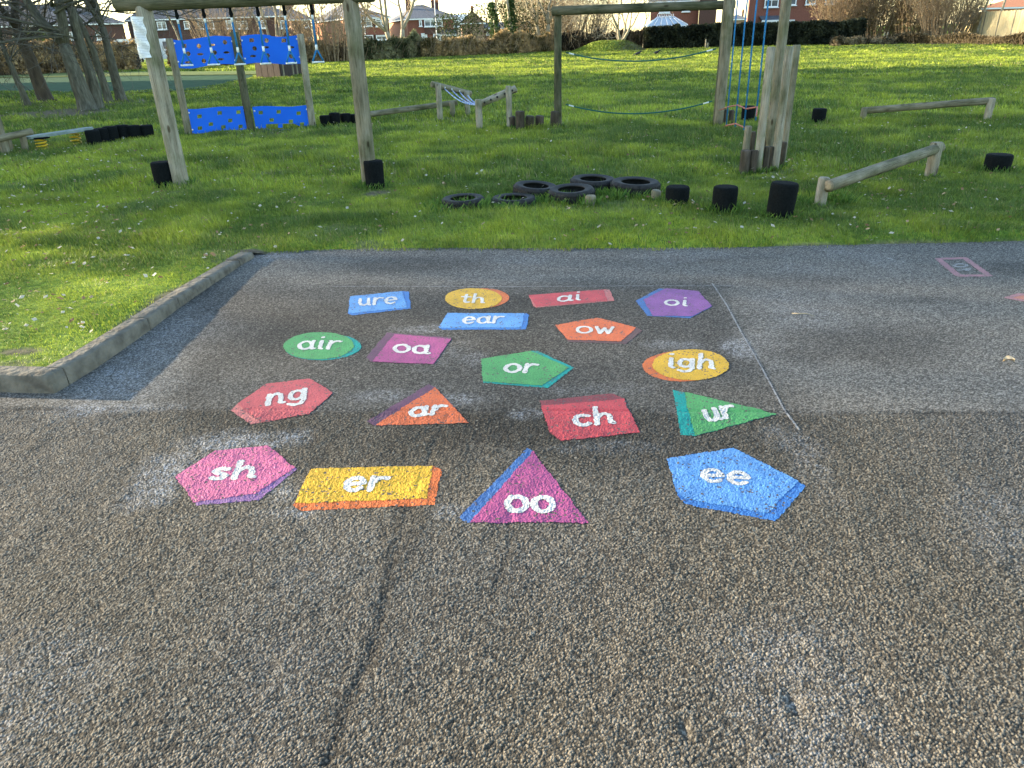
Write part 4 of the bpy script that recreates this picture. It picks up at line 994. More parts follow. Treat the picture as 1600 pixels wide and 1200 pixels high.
# ---- brown slatted planter/den far behind the wall
def den():
    a, b_, c = G(402, 124), G(440, 124), G(472, 119); root = thing('plank_den', (a.x, a.y, 0), 'dark brown vertical plank den standing beyond the climbing wall', 'play den')
    h = H(a, 97)
    for (p, q) in ((a, b_), (b_, c)):
        L = (q - p).length; n = max(3, int(L / .32)); u = (q - p).normalized(); rz = math.atan2(u.y, u.x); bb = MB()
        for k in range(n):
            cc = p + u * (L * (k + .5) / n); hh = h * (1 + .03 * ((k * 7) % 3 - 1)); bb.box((cc.x, cc.y, hh / 2), (L / n * .94, .05, hh), rz)
        bb.build('plank_wall', M['plank'], root)
    bb = MB()
    for t in (.15, .6, .8):
        cc = b_.lerp(c, t); bb.log((cc.x, cc.y - .12, 0), (cc.x, cc.y - .12, h * .98), .07, .07, seed=4)
    bb.build('frame_post', M['log'], root)
    bb = MB(); d = c + Vector((-.5, 2.5, 0)); e = a + Vector((0, 2.5, 0)); bb.quad(*[Vector((p.x, p.y, h * .9)) for p in (a, b_, c, d, e)]); bb.build('deck', M['plank'], root)
den()
# ---- low beam behind the frame
def beam_thing(name, label, a, b_, posts, mat='log', wb=9, cat='balance beam', bolts=()):
    pa_, pb_ = a, b_; root = thing(name, (pa_[0], pa_[1], 0), label, cat, None)
    logobj('beam', pa_, pb_, wb, wb * .95, mat, root)
    for (x, yb, yt, w_, m_) in posts: post_at(x, yb, yt, w_, None, m_, root)
    return root
def ap(px, py, by):  # point above ground row by (distance of by) at pixel
    g = G(px, by); return A(px, py, g.y)
beam_thing('balance_beam', 'long low grey log beam running from the swing frame to the rope bridge', ap(560, 181, 192), ap(714, 160, 182), [(707, 181, 158, 8, 'log')], 'log', .06)
# ---- V shaped rope bridge
def rope_bridge():
    c = G(745, 200); root = thing('rope_bridge', (c.x, c.y, 0), 'pair of sloping log rails on posts joined by blue and white rope slings', 'rope bridge')
    for x, yb, yt, w_, m_ in ((688, 188, 130, 9, 'log_pale'), (731, 180, 143, 8.5, 'log_pale'), (749, 202, 155, 10.5, 'log_pale'), (796, 200, 134, 9, 'log_pale')): post_at(x, yb, yt, w_, None, m_, root)
    P = {}
    def near(x, y, by): q = ap(x, y, by); return q + Vector((0, -.09, 0))
    a0, a1 = near(675, 131, 188), near(736, 146, 181); b0, b1 = near(748, 163, 203), near(806, 138, 200)
    logobj('rail', a0, a1, .062, .058, 'log', root); logobj('rail', b0, b1, .062, .07, 'log_pale', root)
    for s_, (q0, q1) in enumerate(((a0, a1), (b0, b1))):
        for t in (.16, .33, .5, .7, .9):
            q = q0.lerp(q1, t); bb = MB(); bb.lathe([(.02, 0), (.02, .01), (.003, .013)], q + Vector((0, -.07, 0)), (0, -1, 0), 10); bb.build('bolt', M['black_bolt'] if s_ else M['bolt'], root)
    for t in (.3, .5, .7, .88):
        q0 = a0.lerp(a1, t); q1 = b0.lerp(b1, .02 + t * .12); bb = MB(); pts = []
        for k in range(9):
            u = k / 8; pts.append(q0.lerp(q1, u) + Vector((0, 0, -.12 * (1 - t * .4) * math.sin(math.pi * u) - .02)))
        bb.path(pts, .013, 6); bb.build('rope_sling', M['rope_mix'], root)
rope_bridge()
# ---- slack rope frame
def rope_frame():
    c = G(872, 195); root = thing('rope_crossing', (c.x, c.y, 0), 'timber frame with a log crossbeam and two slack dark green ropes', 'climbing frame')
    q0, h0, r0, _ = post_at(872, 196, 10, 12, 11.5, 'log_green', root)
    logobj('foot_log', (q0.x - .06, q0.y - .12, -.05), (q0.x - .06, q0.y - .12, H(q0, 173)), .085, .085, 'log_brown', root)
    q1, h1, r1, _ = post_at(1123, 196, -10, 13.5, 17, 'log', root); q1b, h1b, r1b, _ = post_at(1118, 194, 0, 8, 9, 'log_green', root)
    y0 = q0.y - .12
    a = A(862, 17.5, q0.y - .1); b_ = A(1149, 7, q1.y + .12)
    logobj('crossbeam', a, b_, .075, .07, 'log_green', root, n=18, bend=.1)
    for (l, m_, r_) in (((884, 82), (985, 95), (1119, 76)), ((884, 163), (985, 177), (1113, 158))):
        A0, A1 = A(l[0], l[1], q0.y), A(r_[0], r_[1], q1.y); mid = A(m_[0], m_[1], (q0.y + q1.y) / 2); pts = []
        sag = (A0.z + A1.z) / 2 - mid.z + .01
        for k in range(17): t = k / 16; pts.append(A0.lerp(A1, t) + Vector((0, 0, -4 * sag * t * (1 - t))))
        bb = MB(); bb.path(pts, .012, 8); bb.build('slack_rope', M['rope_green'], root)
        for e0, e1 in ((pts[0], pts[1]), (pts[-1], pts[-2])): dd = (e1 - e0).normalized(); bb = MB(); bb.path([e0 + dd * .06, e0 + dd * .16], .0125, 8); bb.build('ferrule', M['ferrule'], root)
    return q1, h1
q1, h1 = rope_frame()
# ---- pole cluster and hanging ropes
grp = 'tall timber poles of the right-hand cluster'
def pole_thing(bx, by, ty, w_, label, mat='log', w1=None, name='timber_pole', group=grp, cat='timber pole'):
    p = G(bx, by, .05); p.z = 0; h = H(p, ty); r0 = wm(p, w_) / 2; b = MB(); b.log((p.x, p.y + r0 * .5, -.1), (p.x, p.y + r0 * .5, h), r0, r0 * (w1 or 1), seed=int(bx * 3 + by)); o = b.build(name, M[mat], at=(p.x, p.y + r0 * .5, 0))
    TUFTS.append((p.x, p.y + r0 * .5, r0)); tag(o, label, cat, group); return Vector((p.x, p.y + r0 * .5, 0)), h
pole_thing(1184, 267, 73, 12.5, 'timber pole at the front left of the pole cluster, cut below the hedge top', 'log_pale')  # front poles toned paler in place of lit and shaded edges between poles
pT, hT = pole_thing(1201, 241, -40, 14, 'tallest timber pole of the cluster, running out of the top of the photo', 'log', 1.1)
pole_thing(1211, 262, 72, 12.5, 'timber pole at the front middle of the pole cluster', 'log_pale')
pole_thing(1223, 250, 70, 11.5, 'timber pole at the right rear of the pole cluster', 'log')
g2 = 'short brown logs round the pole cluster'
for x, yb, yt, w_, lb in ((1163, 269, 235, 15, 'short brown log at the left end of the pole cluster'), (1176, 268, 235, 13, 'short brown log second from the left under the pole cluster'), (1165, 250, 197, 11, 'thin pale log standing behind the left end of the cluster'), (1173, 246, 206, 10, 'shorter pale log behind the front left pole'),
                    (1195.5, 266, 229, 9, 'short brown log between the two front poles'), (1203, 262, 229, 9, 'short brown log left of the middle front pole'), (1197.5, 240, 214, 9, 'small brown log seen between the poles'), (1221, 258, 222, 11, 'short brown log at the right end of the cluster'), (1132, 195, 171, 8, 'short brown log beside the right post of the rope frame'), (1142, 194, 172, 8, 'short brown log behind the hanging ropes')):
    pole_thing(x, yb, yt, w_, lb, 'log_brown' if w_ != 11 or x > 1200 else 'log', None, 'short_log', g2, 'short log')
def hang_net():
    zt = 2.75; root = thing('rope_climber', (q1.x, q1.y, zt), 'four blue climbing ropes with pink knotted cross ropes', 'climbing ropes')
    e0 = Vector((q1.x, q1.y, zt)); e1 = Vector((pT.x, pT.y, zt))
    bots = [(1137, 196), (1147, 198), (1158.5, 203), (1171, 188)]
    P = []
    tp = [1153, 1168, 1183, 1201]
    for k in range(4):
        lo, hi = 0., 1.
        for _ in range(30):
            m_ = (lo + hi) / 2; q = e0.lerp(e1, m_); z0 = H(Vector((q.x, q.y, 0)), 5)
            if proj((q.x, q.y, z0))[0] < tp[k]: lo = m_
            else: hi = m_
        q = e0.lerp(e1, lo); zb_ = max(.12, H(Vector((q.x, q.y, 0)), bots[k][1])); P.append((q, zb_))
        b = MB(); b.path([(q.x, q.y, zt), (q.x - .01, q.y, zt * .6), (q.x + .0, q.y, zb_)], .012, 8); b.build('rope', M['rope_blue'], root)
    for ys_ in (167, 196):
        pts = [A(1125 if ys_ < 180 else 1127, ys_ + 5, q1.y - .1)]
        for k, (q, zb_) in enumerate(P[:4] if ys_ < 180 else P[:3]): pts.append(Vector((q.x, q.y - .01, H(Vector((q.x, q.y, 0)), ys_ - (3 if k % 2 else 0) + (3 if k > 1 else 0)))))
        if ys_ < 180: pts.append(A(1182, 181, (pT.y + .4)))
        b = MB(); b.path(pts, .012, 6); b.build('cross_rope', M['rope_pink'], root)
    return root
hang_net()
bm = MB(); bm.log(Vector((q1.x, q1.y, 2.83)) + (q1 - pT).normalized() * .3, Vector((pT.x, pT.y, 2.83)) - (q1 - pT).normalized() * .3, .07, .07, seed=12)
tag(bm.build('rope_beam', M['log'], at=(q1.x, q1.y, 2.83)), 'overhead log beam the blue climbing ropes hang from', 'beam')
# ---- beams at right
def rising_beam():
    c = G(1283, 318); root = thing('balance_beam', (c.x, c.y, 0), 'sloping log balance beam on two pale posts, right of the rubber stumps', 'balance beam')
    pA, hA, rA, _ = post_at(1284, 319, 277, 17, 18, 'log_pale', root, seed=21); pB, hB, rB2, _ = post_at(1455, 274, 222, 17, 19, 'log_pale', root, seed=22)
    a = A(1297, 290, pA.y - .06); b_ = A(1470, 230, pB.y + .07); a = a + (a - b_).normalized() * .03
    logobj('beam', a, b_, 0.058, .056, 'log', root, n=20, bend=.1)
    bb = MB(); nrm = (a - b_).normalized(); bb.lathe([(.055, 0), (.02, .0015), (.002, .002)], a + nrm * .002, nrm, 18); bb.build('sawn_end', M['endgrain'], root)
rising_beam()
def far_beam():
    c = G(1350, 187); root = thing('balance_beam', (c.x, c.y, 0), 'low log balance beam farther back on the right of the field', 'balance beam')
    pA, hA, rA, _ = post_at(1349, 188, 168, 9.5, None, 'log', root, seed=31); pB, hB, rB2, _ = post_at(1544, 186, 153, 10.5, 12, 'log_pale', root, seed=32)
    logobj('beam', A(1348, 173, pA.y + .02), A(1552, 157, pB.y + .02), .06, .06, 'log', root, n=14, bend=.1)
far_beam()
# ---- left edge timber
def left_frame():
    c = G(10, 243); root = thing('log_climber', (c.x, c.y, 0), 'log climber cut off by the left edge of the photo', 'climbing frame')
    y = c.y
    L = lambda x, y_, dy=0: A(x, y_, y + dy)
    logobj('post', L(12, 250), L(-22, 128), .07, .065, 'log', root); logobj('leg', L(42, 244, .3), L(34, 205, .3), .055, .055, 'log', root)
    logobj('leg', L(17, 246, .2), L(10, 210, .2), .055, .055, 'log', root); logobj('rail', L(-18, 220, -.12), L(51, 205, .1), .055, .055, 'log', root)
    logobj('leg', L(-8, 255, -.3), L(-14, 222, -.3), .07, .07, 'log', root)
left_frame()
def spring_plank():
    a, b_ = G(68, 236), G(121, 228); root = thing('spring_plank', (a.x, a.y, 0), 'grey balance plank on two yellow coil springs', 'springy plank')
    h0, h1_ = H(a, 217), H(b_, 206)
    for p, h in ((a, h0), (b_, h1_)):
        bb = MB(); r = .085; n = 60; pts = [(p.x + r * math.cos(k / n * 8 * math.pi), p.y + r * math.sin(k / n * 8 * math.pi), h * k / n) for k in range(n + 1)]; bb.path(pts, .011, 6); bb.build('spring', M['yellow_steel'], root)
        bb = MB(); bb.box((p.x, p.y, h + .015), (.24, .2, .03)); bb.build('bracket', M['rubber'], root)
    e0, e1 = A(50, 214, a.y), A(136, 201.5, b_.y); d_ = (e1 - e0).normalized(); s_ = d_.cross(Vector((0, 0, 1))).normalized() * .13; bb = MB(); th = .022; N = 8; P = []
    for sgn in (1, -1):
        for k in range(N + 1):
            t = -math.pi / 2 + math.pi * k / N; c0 = e1 if sgn > 0 else e0; P.append(c0 + d_ * math.cos(t) * .1 * sgn + s_ * math.sin(t) * sgn)
    n = len(P); k = bb.add([p + Vector((0, 0, -th)) for p in P] + [p + Vector((0, 0, th)) for p in P])
    for i in range(n): j = (i + 1) % n; bb.face([k + i, k + j, k + n + j, k + n + i])
    bb.face([k + n + i for i in range(n)]); bb.face([k + i for i in range(n)][::-1]); bb.build('plank', M['deck'], root)
spring_plank()
build_tufts(); build_grass()

# =================================================================== TREES AND HEDGES
def tree(name, base, Hh, r0, label, seed, trunk_mat='bark', twig_mat='twig_dark', fork=.25, spread=.55, levels=6, cat='tree', group=None, lean=(0, 0), mult=(2, 4), twigr=.006, stems=1, droop=0., stem_spread=.3, roots=True, ivy=None, low=0):
    rr = random.Random(seed); root = thing(name, base, label, cat, group); T, Cn = MB(), MB(); cnt = [0]
    def grow(p, d, L, r, lv):
        if cnt[0] > 5200: return
        cnt[0] += 1
        nseg = 5 if lv < 2 else (3 if lv < 4 else 2); pts = [p]; rs = [r]; q = p.copy(); dd = d.copy()
        tip = max(r * (.62 if lv < levels - 1 else .35), twigr * .6)
        for k in range(nseg):
            dd = (dd + Vector((rr.gauss(0, 1), rr.gauss(0, 1), rr.gauss(0, 1))) * (.07 + .05 * lv) + Vector((0, 0, (.05 if lv < 3 else -droop)))).normalized()
            q = q + dd * (L / nseg); pts.append(q.copy()); rs.append(r + (tip - r) * (k + 1) / nseg)
        if lv == 0 and roots: rs[0] = r * 1.55; pts.insert(1, pts[0] + (pts[1] - pts[0]) * .18); rs.insert(1, r * 1.08)
        (T if lv < 3 else Cn).path(pts, rs, 10 if lv < 1 else (7 if lv < 3 else 4), lv < 3, .06 if lv < 2 else 0, seed * 7 + lv)
        if lv >= levels: return
        n = rr.randint(*mult) if lv else rr.randint(2, 3)
        for k in range(n):
            az = 2 * math.pi * (k + rr.random() * .7) / n; s_ = spread * rr.uniform(.6, 1.3) * (1 if lv else .7)
            o_ = dd.orthogonal().normalized(); o_ = Matrix.Rotation(az, 3, dd) @ o_; nd = (dd + o_ * s_).normalized()
            grow(q, nd, L * rr.uniform(.62, .88) if lv else Hh * (1 - fork) * rr.uniform(.34, .46), tip * rr.uniform(.68, .92), lv + 1)
        if lv >= 1:  # side twigs along the branch
            for k in range(2 if lv < 4 else 1):
                t = rr.uniform(.3, .9); i = min(len(pts) - 2, int(t * (len(pts) - 1))); o_ = Matrix.Rotation(rr.uniform(0, 6.28), 3, dd) @ dd.orthogonal().normalized()
                if lv < levels - 1: grow(pts[i].lerp(pts[i + 1], .5), (dd * .6 + o_).normalized(), L * .55, rs[i] * .38, min(levels, lv + 2))
    for s_ in range(stems):
        a = 2 * math.pi * s_ / stems + seed; sp = stem_spread if stems > 1 else 0
        d = Vector((lean[0] + math.cos(a) * sp, lean[1] + math.sin(a) * sp, 1)).normalized()
        grow(Vector(base) + Vector((math.cos(a), math.sin(a), 0)) * (r0 * .6 if stems > 1 else 0) - Vector((0, 0, .05)), d, Hh * fork, r0, 0)
    cnt[0] = 0
    for k in range(low):
        z = Hh * rr.uniform(.2, .36); a = rr.uniform(0, 6.28); q = Vector(base) + Vector((lean[0] * z, lean[1] * z, z)); grow(q, Vector((math.cos(a), math.sin(a) * .6, rr.uniform(-.05, .6))).normalized(), Hh * rr.uniform(.16, .26), r0 * .17, 2)
    T.build('trunk', M[trunk_mat], root); Cn.build('crown', M[twig_mat], root)
    if ivy:
        n = ivy[0]; C0 = []; P = []
        for _ in range(n):
            z = rr.uniform(.3, ivy[1]); a = rr.uniform(0, 6.28); q = ivy[2] * rr.uniform(.3, 1) * (1 - .5 * z / ivy[1]); P.append((base[0] + lean[0] * z + math.cos(a) * q, base[1] + math.sin(a) * q, z))
        leafcloud('ivy', np.array(P), .13, [(.02, .045, .012), (.05, .09, .025)], root, seed)
    return root
def leafcloud(name, P, size, cols, parent=None, seed=0, mat='foliage', hue=None):
    rg = np.random.default_rng(seed + 100); n = len(P); o0 = np.array(parent_loc(parent)) if parent else np.zeros(3)
    u = rg.normal(size=(n, 3)); u /= np.linalg.norm(u, axis=1)[:, None]; v = np.cross(u, rg.normal(size=(n, 3))); v /= np.linalg.norm(v, axis=1)[:, None]
    s_ = size * rg.uniform(.5, 1.3, n)[:, None]; u *= s_; v *= s_ * .6
    V = np.stack([P - u, P - v, P + u, P + v], 1) - o0
    c0, c1 = np.array(cols[0]), np.array(cols[1]); t = rg.random((n, 1)) if hue is None else np.clip(hue[:, None] + rg.uniform(-.3, .3, (n, 1)), 0, 1)
    c = c0 + (c1 - c0) * t
    F = np.arange(n * 4).reshape(n, 4)
    return npobj(name, npmesh(name, V.reshape(-1, 3), F, M[mat], False, {'col': np.repeat(c, 4, 0)}), parent)
# left group in the shade
gt = 'bare trees at the left of the field'
def tb(px, py): g = G(px, py); return Vector((g.x, g.y, 0))
tree('bare_tree', tb(45, 166), 6.5, .10, 'slim mossy bare tree, leftmost of the left group', 11, fork=.3, group=gt, levels=5, lean=(-.06, 0), low=8)
tree('bare_tree', tb(72, 158), 9, .24, 'stout dark brown bare tree second from the left edge', 12, 'bark_brown', fork=.26, group=gt, levels=6, lean=(-.04, 0), twigr=.008, low=8)
tree('bare_tree', tb(138, 172), 9, .25, 'thick grey bare tree forking low, left of a touching trunk', 13, fork=.2, group=gt, levels=6, lean=(-.1, 0), spread=.6, twigr=.008, low=8)
tree('bare_tree', tb(152, 169), 9, .17, 'grey bare tree touching the forked trunk beside it', 14, fork=.3, group=gt, levels=5, lean=(-.02, 0), low=8)
tree('bare_tree', tb(171, 159), 8, .13, 'slim leaning bare tree between the thick trunk and the last tree', 15, fork=.34, group=gt, levels=5, lean=(-.08, 0), low=8)
tree('bare_tree', tb(190, 157), 9, .17, 'grey bare tree with a flared foot, rightmost of the left group', 16, fork=.25, group=gt, levels=6, lean=(-.02, 0), twigr=.008, low=8)
# hedges
def hedge(name, pts, h, dep, n, label, cols, size=.11, seed=0, wob=.5, cat='hedge', gap=0, twigs=0, twigmat='twig_tan', core=(.03, .028, .02)):
    rr = np.random.default_rng(seed); c = Vector(pts[0]); root = thing(name, c, label, cat); P = []; hu = []
    segs = [(Vector(a), Vector(b_)) for a, b_ in zip(pts, pts[1:])]; Ls = [(b_ - a).length for a, b_ in segs]; tot = sum(Ls); acc = 0
    cb = MB()
    for (a, b_), L in zip(segs, Ls):
        m = int(n * L / tot); t = rr.random(m); x = a.x + (b_.x - a.x) * t; y = a.y + (b_.y - a.y) * t
        top = h * (1 + wob * 1.5 * (fbm(x, y * .3, 2.2, seed) - .5) + wob * .9 * (vnoise(x, y * 0, .5, seed + 3) - .5) + wob * .5 * rr.normal(0, .25, m))
        zz = rr.random(m) ** .75 * top * 1.0; dd = rr.uniform(-1, 1, m) * dep * (.6 + .4 * fbm(x, zz, 1.2, seed + 7)) * (1 - .35 * zz / h)
        P.append(np.stack([x, y + dd, zz], 1)); hu.append(fbm(x, zz, .55, seed + 11) * 2.4 - .75)
        k = int(L / 1.5) + 1; u = (b_ - a) / k
        for i in range(k): q = a + u * (i + .5); cb.box((q.x, q.y + .25, h * (.28 if h > 1 else .1)), (u.length * 1.02, dep * .5, h * (.56 if h > 1 else .2)), math.atan2(u.y, u.x))
        for _ in range(int(twigs * L / tot)):
            t_ = rr.random(); q = a.lerp(b_, t_); q0 = Vector((q.x, q.y + rr.uniform(-1, 1) * dep * .7, rr.uniform(0, h * .4))); d_ = Vector((rr.normal() * .35, rr.normal() * .35, 1)) * h * rr.uniform(.4, .95); cb2.path([q0, q0 + d_ * .5 + Vector((rr.normal() * .05, 0, 0)), q0 + d_], [.014, .009, .004], 3, False) if False else TW.append((q0, d_))
    P = np.vstack(P); hu = np.concatenate(hu); m = pmat(name + '_core', tuple(x * .7 for x in core), core, 3, .95, 0)
    cb.build('stems', m, root); leafcloud('foliage', P, size, cols, root, seed, hue=hu)  # plain dark boxes fill the hedge inside; no single stems are modelled
    if TW:
        bb = MB(); 
        for q0, d_ in TW: bb.path([q0, q0 + d_ * .5 + Vector((rnd.gauss(0, .05), 0, 0)), q0 + d_], [.022, .015, .008], 3, False)
        bb.build('twigs', M[twigmat], root); TW.clear()
    return root
TW = []
tan = [(.12, .08, .04), (.52, .37, .18)]; olive = [(.03, .035, .015), (.16, .15, .06)]; ever = [(.010, .014, .008), (.045, .05, .025)]; beech = [(.10, .07, .04), (.40, .28, .15)]
def hb(px, py): g = G(px, py); return Vector((g.x, g.y, 0))
hedge('hedge', [hb(-160, 125), hb(0, 119), hb(80, 116), hb(185, 111), hb(218, 110)], 1.95, .8, 34000, 'sunlit tan winter hedge behind the left tree group', tan, .13, 1, .5, twigs=700)
hedge('hedge', [hb(268, 106), hb(330, 105), hb(420, 102), hb(500, 99), hb(560, 96)], 1.55, .8, 26000, 'brown thin hedge behind the climbing wall', [(.08, .06, .03), (.40, .28, .14)], .12, 2, .6, twigs=1300)
hedge('hedge', [hb(552, 97), hb(600, 95), hb(640, 93), hb(668, 91)], 1.6, .9, 15000, 'greener leafy hedge in front of the semi-detached house', [(.03, .04, .015), (.24, .23, .12)], .13, 3, .5, twigs=200)
hedge('hedge', [hb(660, 92), hb(740, 88), hb(800, 86), hb(866, 82)], 1.6, .9, 30000, 'brown leafy hedge in the middle distance', [(.07, .06, .02), (.44, .31, .15)], .13, 4, .45, twigs=900)
hedge('hedge', [hb(862, 82), hb(900, 81), hb(960, 79), hb(1030, 77.5)], 1.75, .9, 17000, 'dark hedge behind the grassy mound', [(.02, .018, .012), (.12, .085, .05)], .12, 5, .35, twigs=500)
hedge('hedge', [hb(1005, 79), hb(1100, 76.5), hb(1200, 74), hb(1320, 71), hb(1345, 70)], 2.05, 1., 42000, 'tall dark clipped evergreen hedge in front of the brick houses', ever, .12, 6, .13)
hedge('hedge_bank', [hb(1300, 74), hb(1400, 70), hb(1500, 71), hb(1640, 75), hb(1720, 79)], .75, 1.2, 26000, 'low tangled bramble bank along the right field edge', [(.05, .04, .02), (.26, .20, .11)], .12, 7, .6, twigs=400)
def shrub(px, py, Hh, W, n, label, seed, mat='twig_tan', leaf=None, name='bare_shrub', lean=0.0):
    base = hb(px, py); rr = random.Random(seed); root = thing(name, base, label, 'shrub', 'twiggy bare shrubs along the hedge line'); b = MB()
    for _ in range(n):
        a = rr.uniform(0, 6.28); q = W * .35 * rr.random() ** .5; p = Vector((base.x + math.cos(a) * q, base.y + math.sin(a) * q * .6, 0)); h = Hh * rr.uniform(.45, 1.0)
        d = Vector((math.cos(a) * rr.uniform(.1, .55) + lean, math.sin(a) * .3, 1)).normalized(); p1 = p + d * h * .35; d2 = (d + Vector((rr.gauss(0, .18), rr.gauss(0, .18), 0))).normalized(); p2 = p1 + d2 * h * .35; d3 = (d2 + Vector((rr.gauss(0, .25), rr.gauss(0, .25), -.05))).normalized(); p3 = p2 + d3 * h * .3
        r = rr.uniform(.018, .04); b.path([p, p1, p2, p3], [r, r * .75, r * .5, r * .25], 4, False)
        for k in range(5):
            s0 = [p1, p2, p2, p3.lerp(p2, .5), p1.lerp(p2, .5)][k]; dd = (d2 + Vector((rr.gauss(0, .5), rr.gauss(0, .5), rr.gauss(0, .2)))).normalized(); L = h * rr.uniform(.15, .4); m_ = s0 + dd * L * .5; b.path([s0, m_, m_ + (dd + Vector((rr.gauss(0, .3), 0, rr.gauss(0, .3)))) * L * .5], [r * .45, r * .3, r * .15], 3, False)
    b.build('twigs', M[mat], root)
    if leaf:
        rg = np.random.default_rng(seed); m = leaf[0]; a = rg.uniform(0, 6.28, m); q = np.sqrt(rg.random(m)) * W * .55; z = rg.random(m) ** .8 * Hh * .85; q = q * (.5 + .9 * np.sin(np.clip(z / Hh, 0, 1) * 2.6))
        P = np.stack([base.x + np.cos(a) * q + lean * z, base.y + np.sin(a) * q * .6, z], 1); leafcloud('foliage', P, .10, leaf[1], root, seed, hue=fbm(P[:, 0], P[:, 2], .9, seed) * 1.6 - .3)
    return root
shrub(1320, 68, 7.5, 6, 230, 'broad twiggy tan shrub at the right end of the evergreen hedge', 31, leaf=(5500, beech))
shrub(1372, 67, 6.5, 5, 200, 'dense olive-tan shrub with a dark hollow at its foot', 32, leaf=(5200, [(.05, .045, .02), (.27, .2, .1)]))
shrub(1425, 66, 6.5, 4.5, 220, 'greenish twiggy shrub behind the twin stakes', 33, leaf=(4200, [(.10, .09, .04), (.36, .3, .15)]))
shrub(1475, 67, 7.5, 5, 300, 'tan shrub of tall upright bare stems', 34, leaf=(1500, tan))
shrub(830, 80, 9.5, 5, 260, 'tall sunlit bare bush left of the slack rope frame', 35, 'twig_pale', leaf=(2600, tan))
shrub(868, 80, 9, 4, 200, 'tall pale bare bush seen behind the left rope-frame post', 36, 'twig_pale', leaf=(1200, tan))
shrub(915, 79, 6, 5, 150, 'low brown bare bush between the rope-frame post and the mound', 37, leaf=(1500, beech))
shrub(20, 112, 6.5, 6, 110, 'thin bare bush showing between the leftmost trunks', 38, 'twig_dark')
shrub(78, 113, 3.6, 2.6, 40, 'green leafy bush behind the stout brown tree', 39, 'twig_dark', leaf=(2600, [(.03, .06, .015), (.12, .17, .04)]), name='green_bush')
shrub(520, 98, 6, 6, 150, 'bare orange-lit bush against the brick gable', 40, leaf=(900, tan))
shrub(360, 101, 6, 6, 120, 'thin bare bush behind the left blue panel', 41)
# background trees
gb = 'bare trees along the far hedge'
tree('bare_tree', hb(377, 100), 11, .2, 'pale bare tree rising behind the middle of the climbing wall', 41, 'bark_pale', 'twig_pale', fork=.42, levels=5, group=gb, twigr=.014, roots=False)
tree('bare_tree', hb(435, 99), 9, .14, 'many-stemmed pale bare tree behind the right blue panel', 42, 'bark_pale', 'twig_pale', fork=.35, levels=5, group=gb, stems=5, stem_spread=.35, twigr=.014, roots=False)
tree('bare_tree', hb(296, 103), 9, .12, 'leaning bare tree behind the left end of the climbing wall', 43, 'bark_pale', 'twig_pale', fork=.4, levels=5, group=gb, lean=(-.35, 0), twigr=.012, roots=False)
tree('bare_tree', hb(625, 92), 11, .3, 'big sunlit bare tree in front of the two semi-detached houses', 44, 'bark_pale', 'twig_tan', fork=.22, levels=6, group=gb, twigr=.014, stems=2, stem_spread=.2, roots=False)
tree('ivy_tree', hb(779, 86), 12, .16, 'bare tree with dark ivy on its leaning trunk', 45, 'bark_pale', 'twig_tan', fork=.35, levels=6, group='ivy-clad bare trees', lean=(-.12, 0), twigr=.012, roots=False, ivy=(900, 4.4, .75))
tree('ivy_tree', hb(799, 85), 13, .19, 'taller ivy-clad bare tree, right of the leaning one', 46, 'bark_pale', 'twig_tan', fork=.4, levels=6, group='ivy-clad bare trees', twigr=.012, roots=False, ivy=(1500, 5.2, .85))
tree('bare_tree', hb(850, 82), 13, .24, 'large sunlit bare tree at the left of the slack rope frame', 47, 'bark_pale', 'twig_pale', fork=.2, levels=6, group=gb, twigr=.014, stems=2, stem_spread=.25, roots=False)
tree('bare_tree', hb(500, 96), 10, .15, 'dark bare tree behind the free-hanging trapeze handle', 48, 'bark_brown', 'twig_tan', fork=.35, levels=5, group=gb, twigr=.012, roots=False)
tree('bare_tree', hb(905, 78), 10, .16, 'bare tree behind the left half of the log crossbeam', 49, 'bark_pale', 'twig_tan', fork=.3, levels=6, group=gb, twigr=.012, roots=False)
tree('thin_tree', hb(1524, 66), 9, .12, 'slim pale wavy trunk in front of the fence, left of two', 51, 'bark_pale', 'twig_tan', fork=.6, levels=4, group='slim pale trees by the garden fence', lean=(.05, 0), roots=False)
tree('thin_tree', hb(1550, 62), 10, .13, 'slim pale leaning trunk in front of the fence, right of two', 52, 'bark_pale', 'twig_tan', fork=.6, levels=4, group='slim pale trees by the garden fence', lean=(.16, 0), roots=False)
tree('young_tree', hb(1436, 66), 4.2, .055, 'small pale young tree beside the tan shrubs', 53, 'bark_pale', 'twig_tan', fork=.4, levels=4, group='young trees', roots=False)
tree('birch_sapling', hb(1004, 79), 5.0, .07, 'white birch sapling right of the mound', 54, 'bark_pale', 'twig_tan', fork=.55, levels=4, group='young trees', lean=(.06, 0), spread=.8, droop=.15, roots=False)
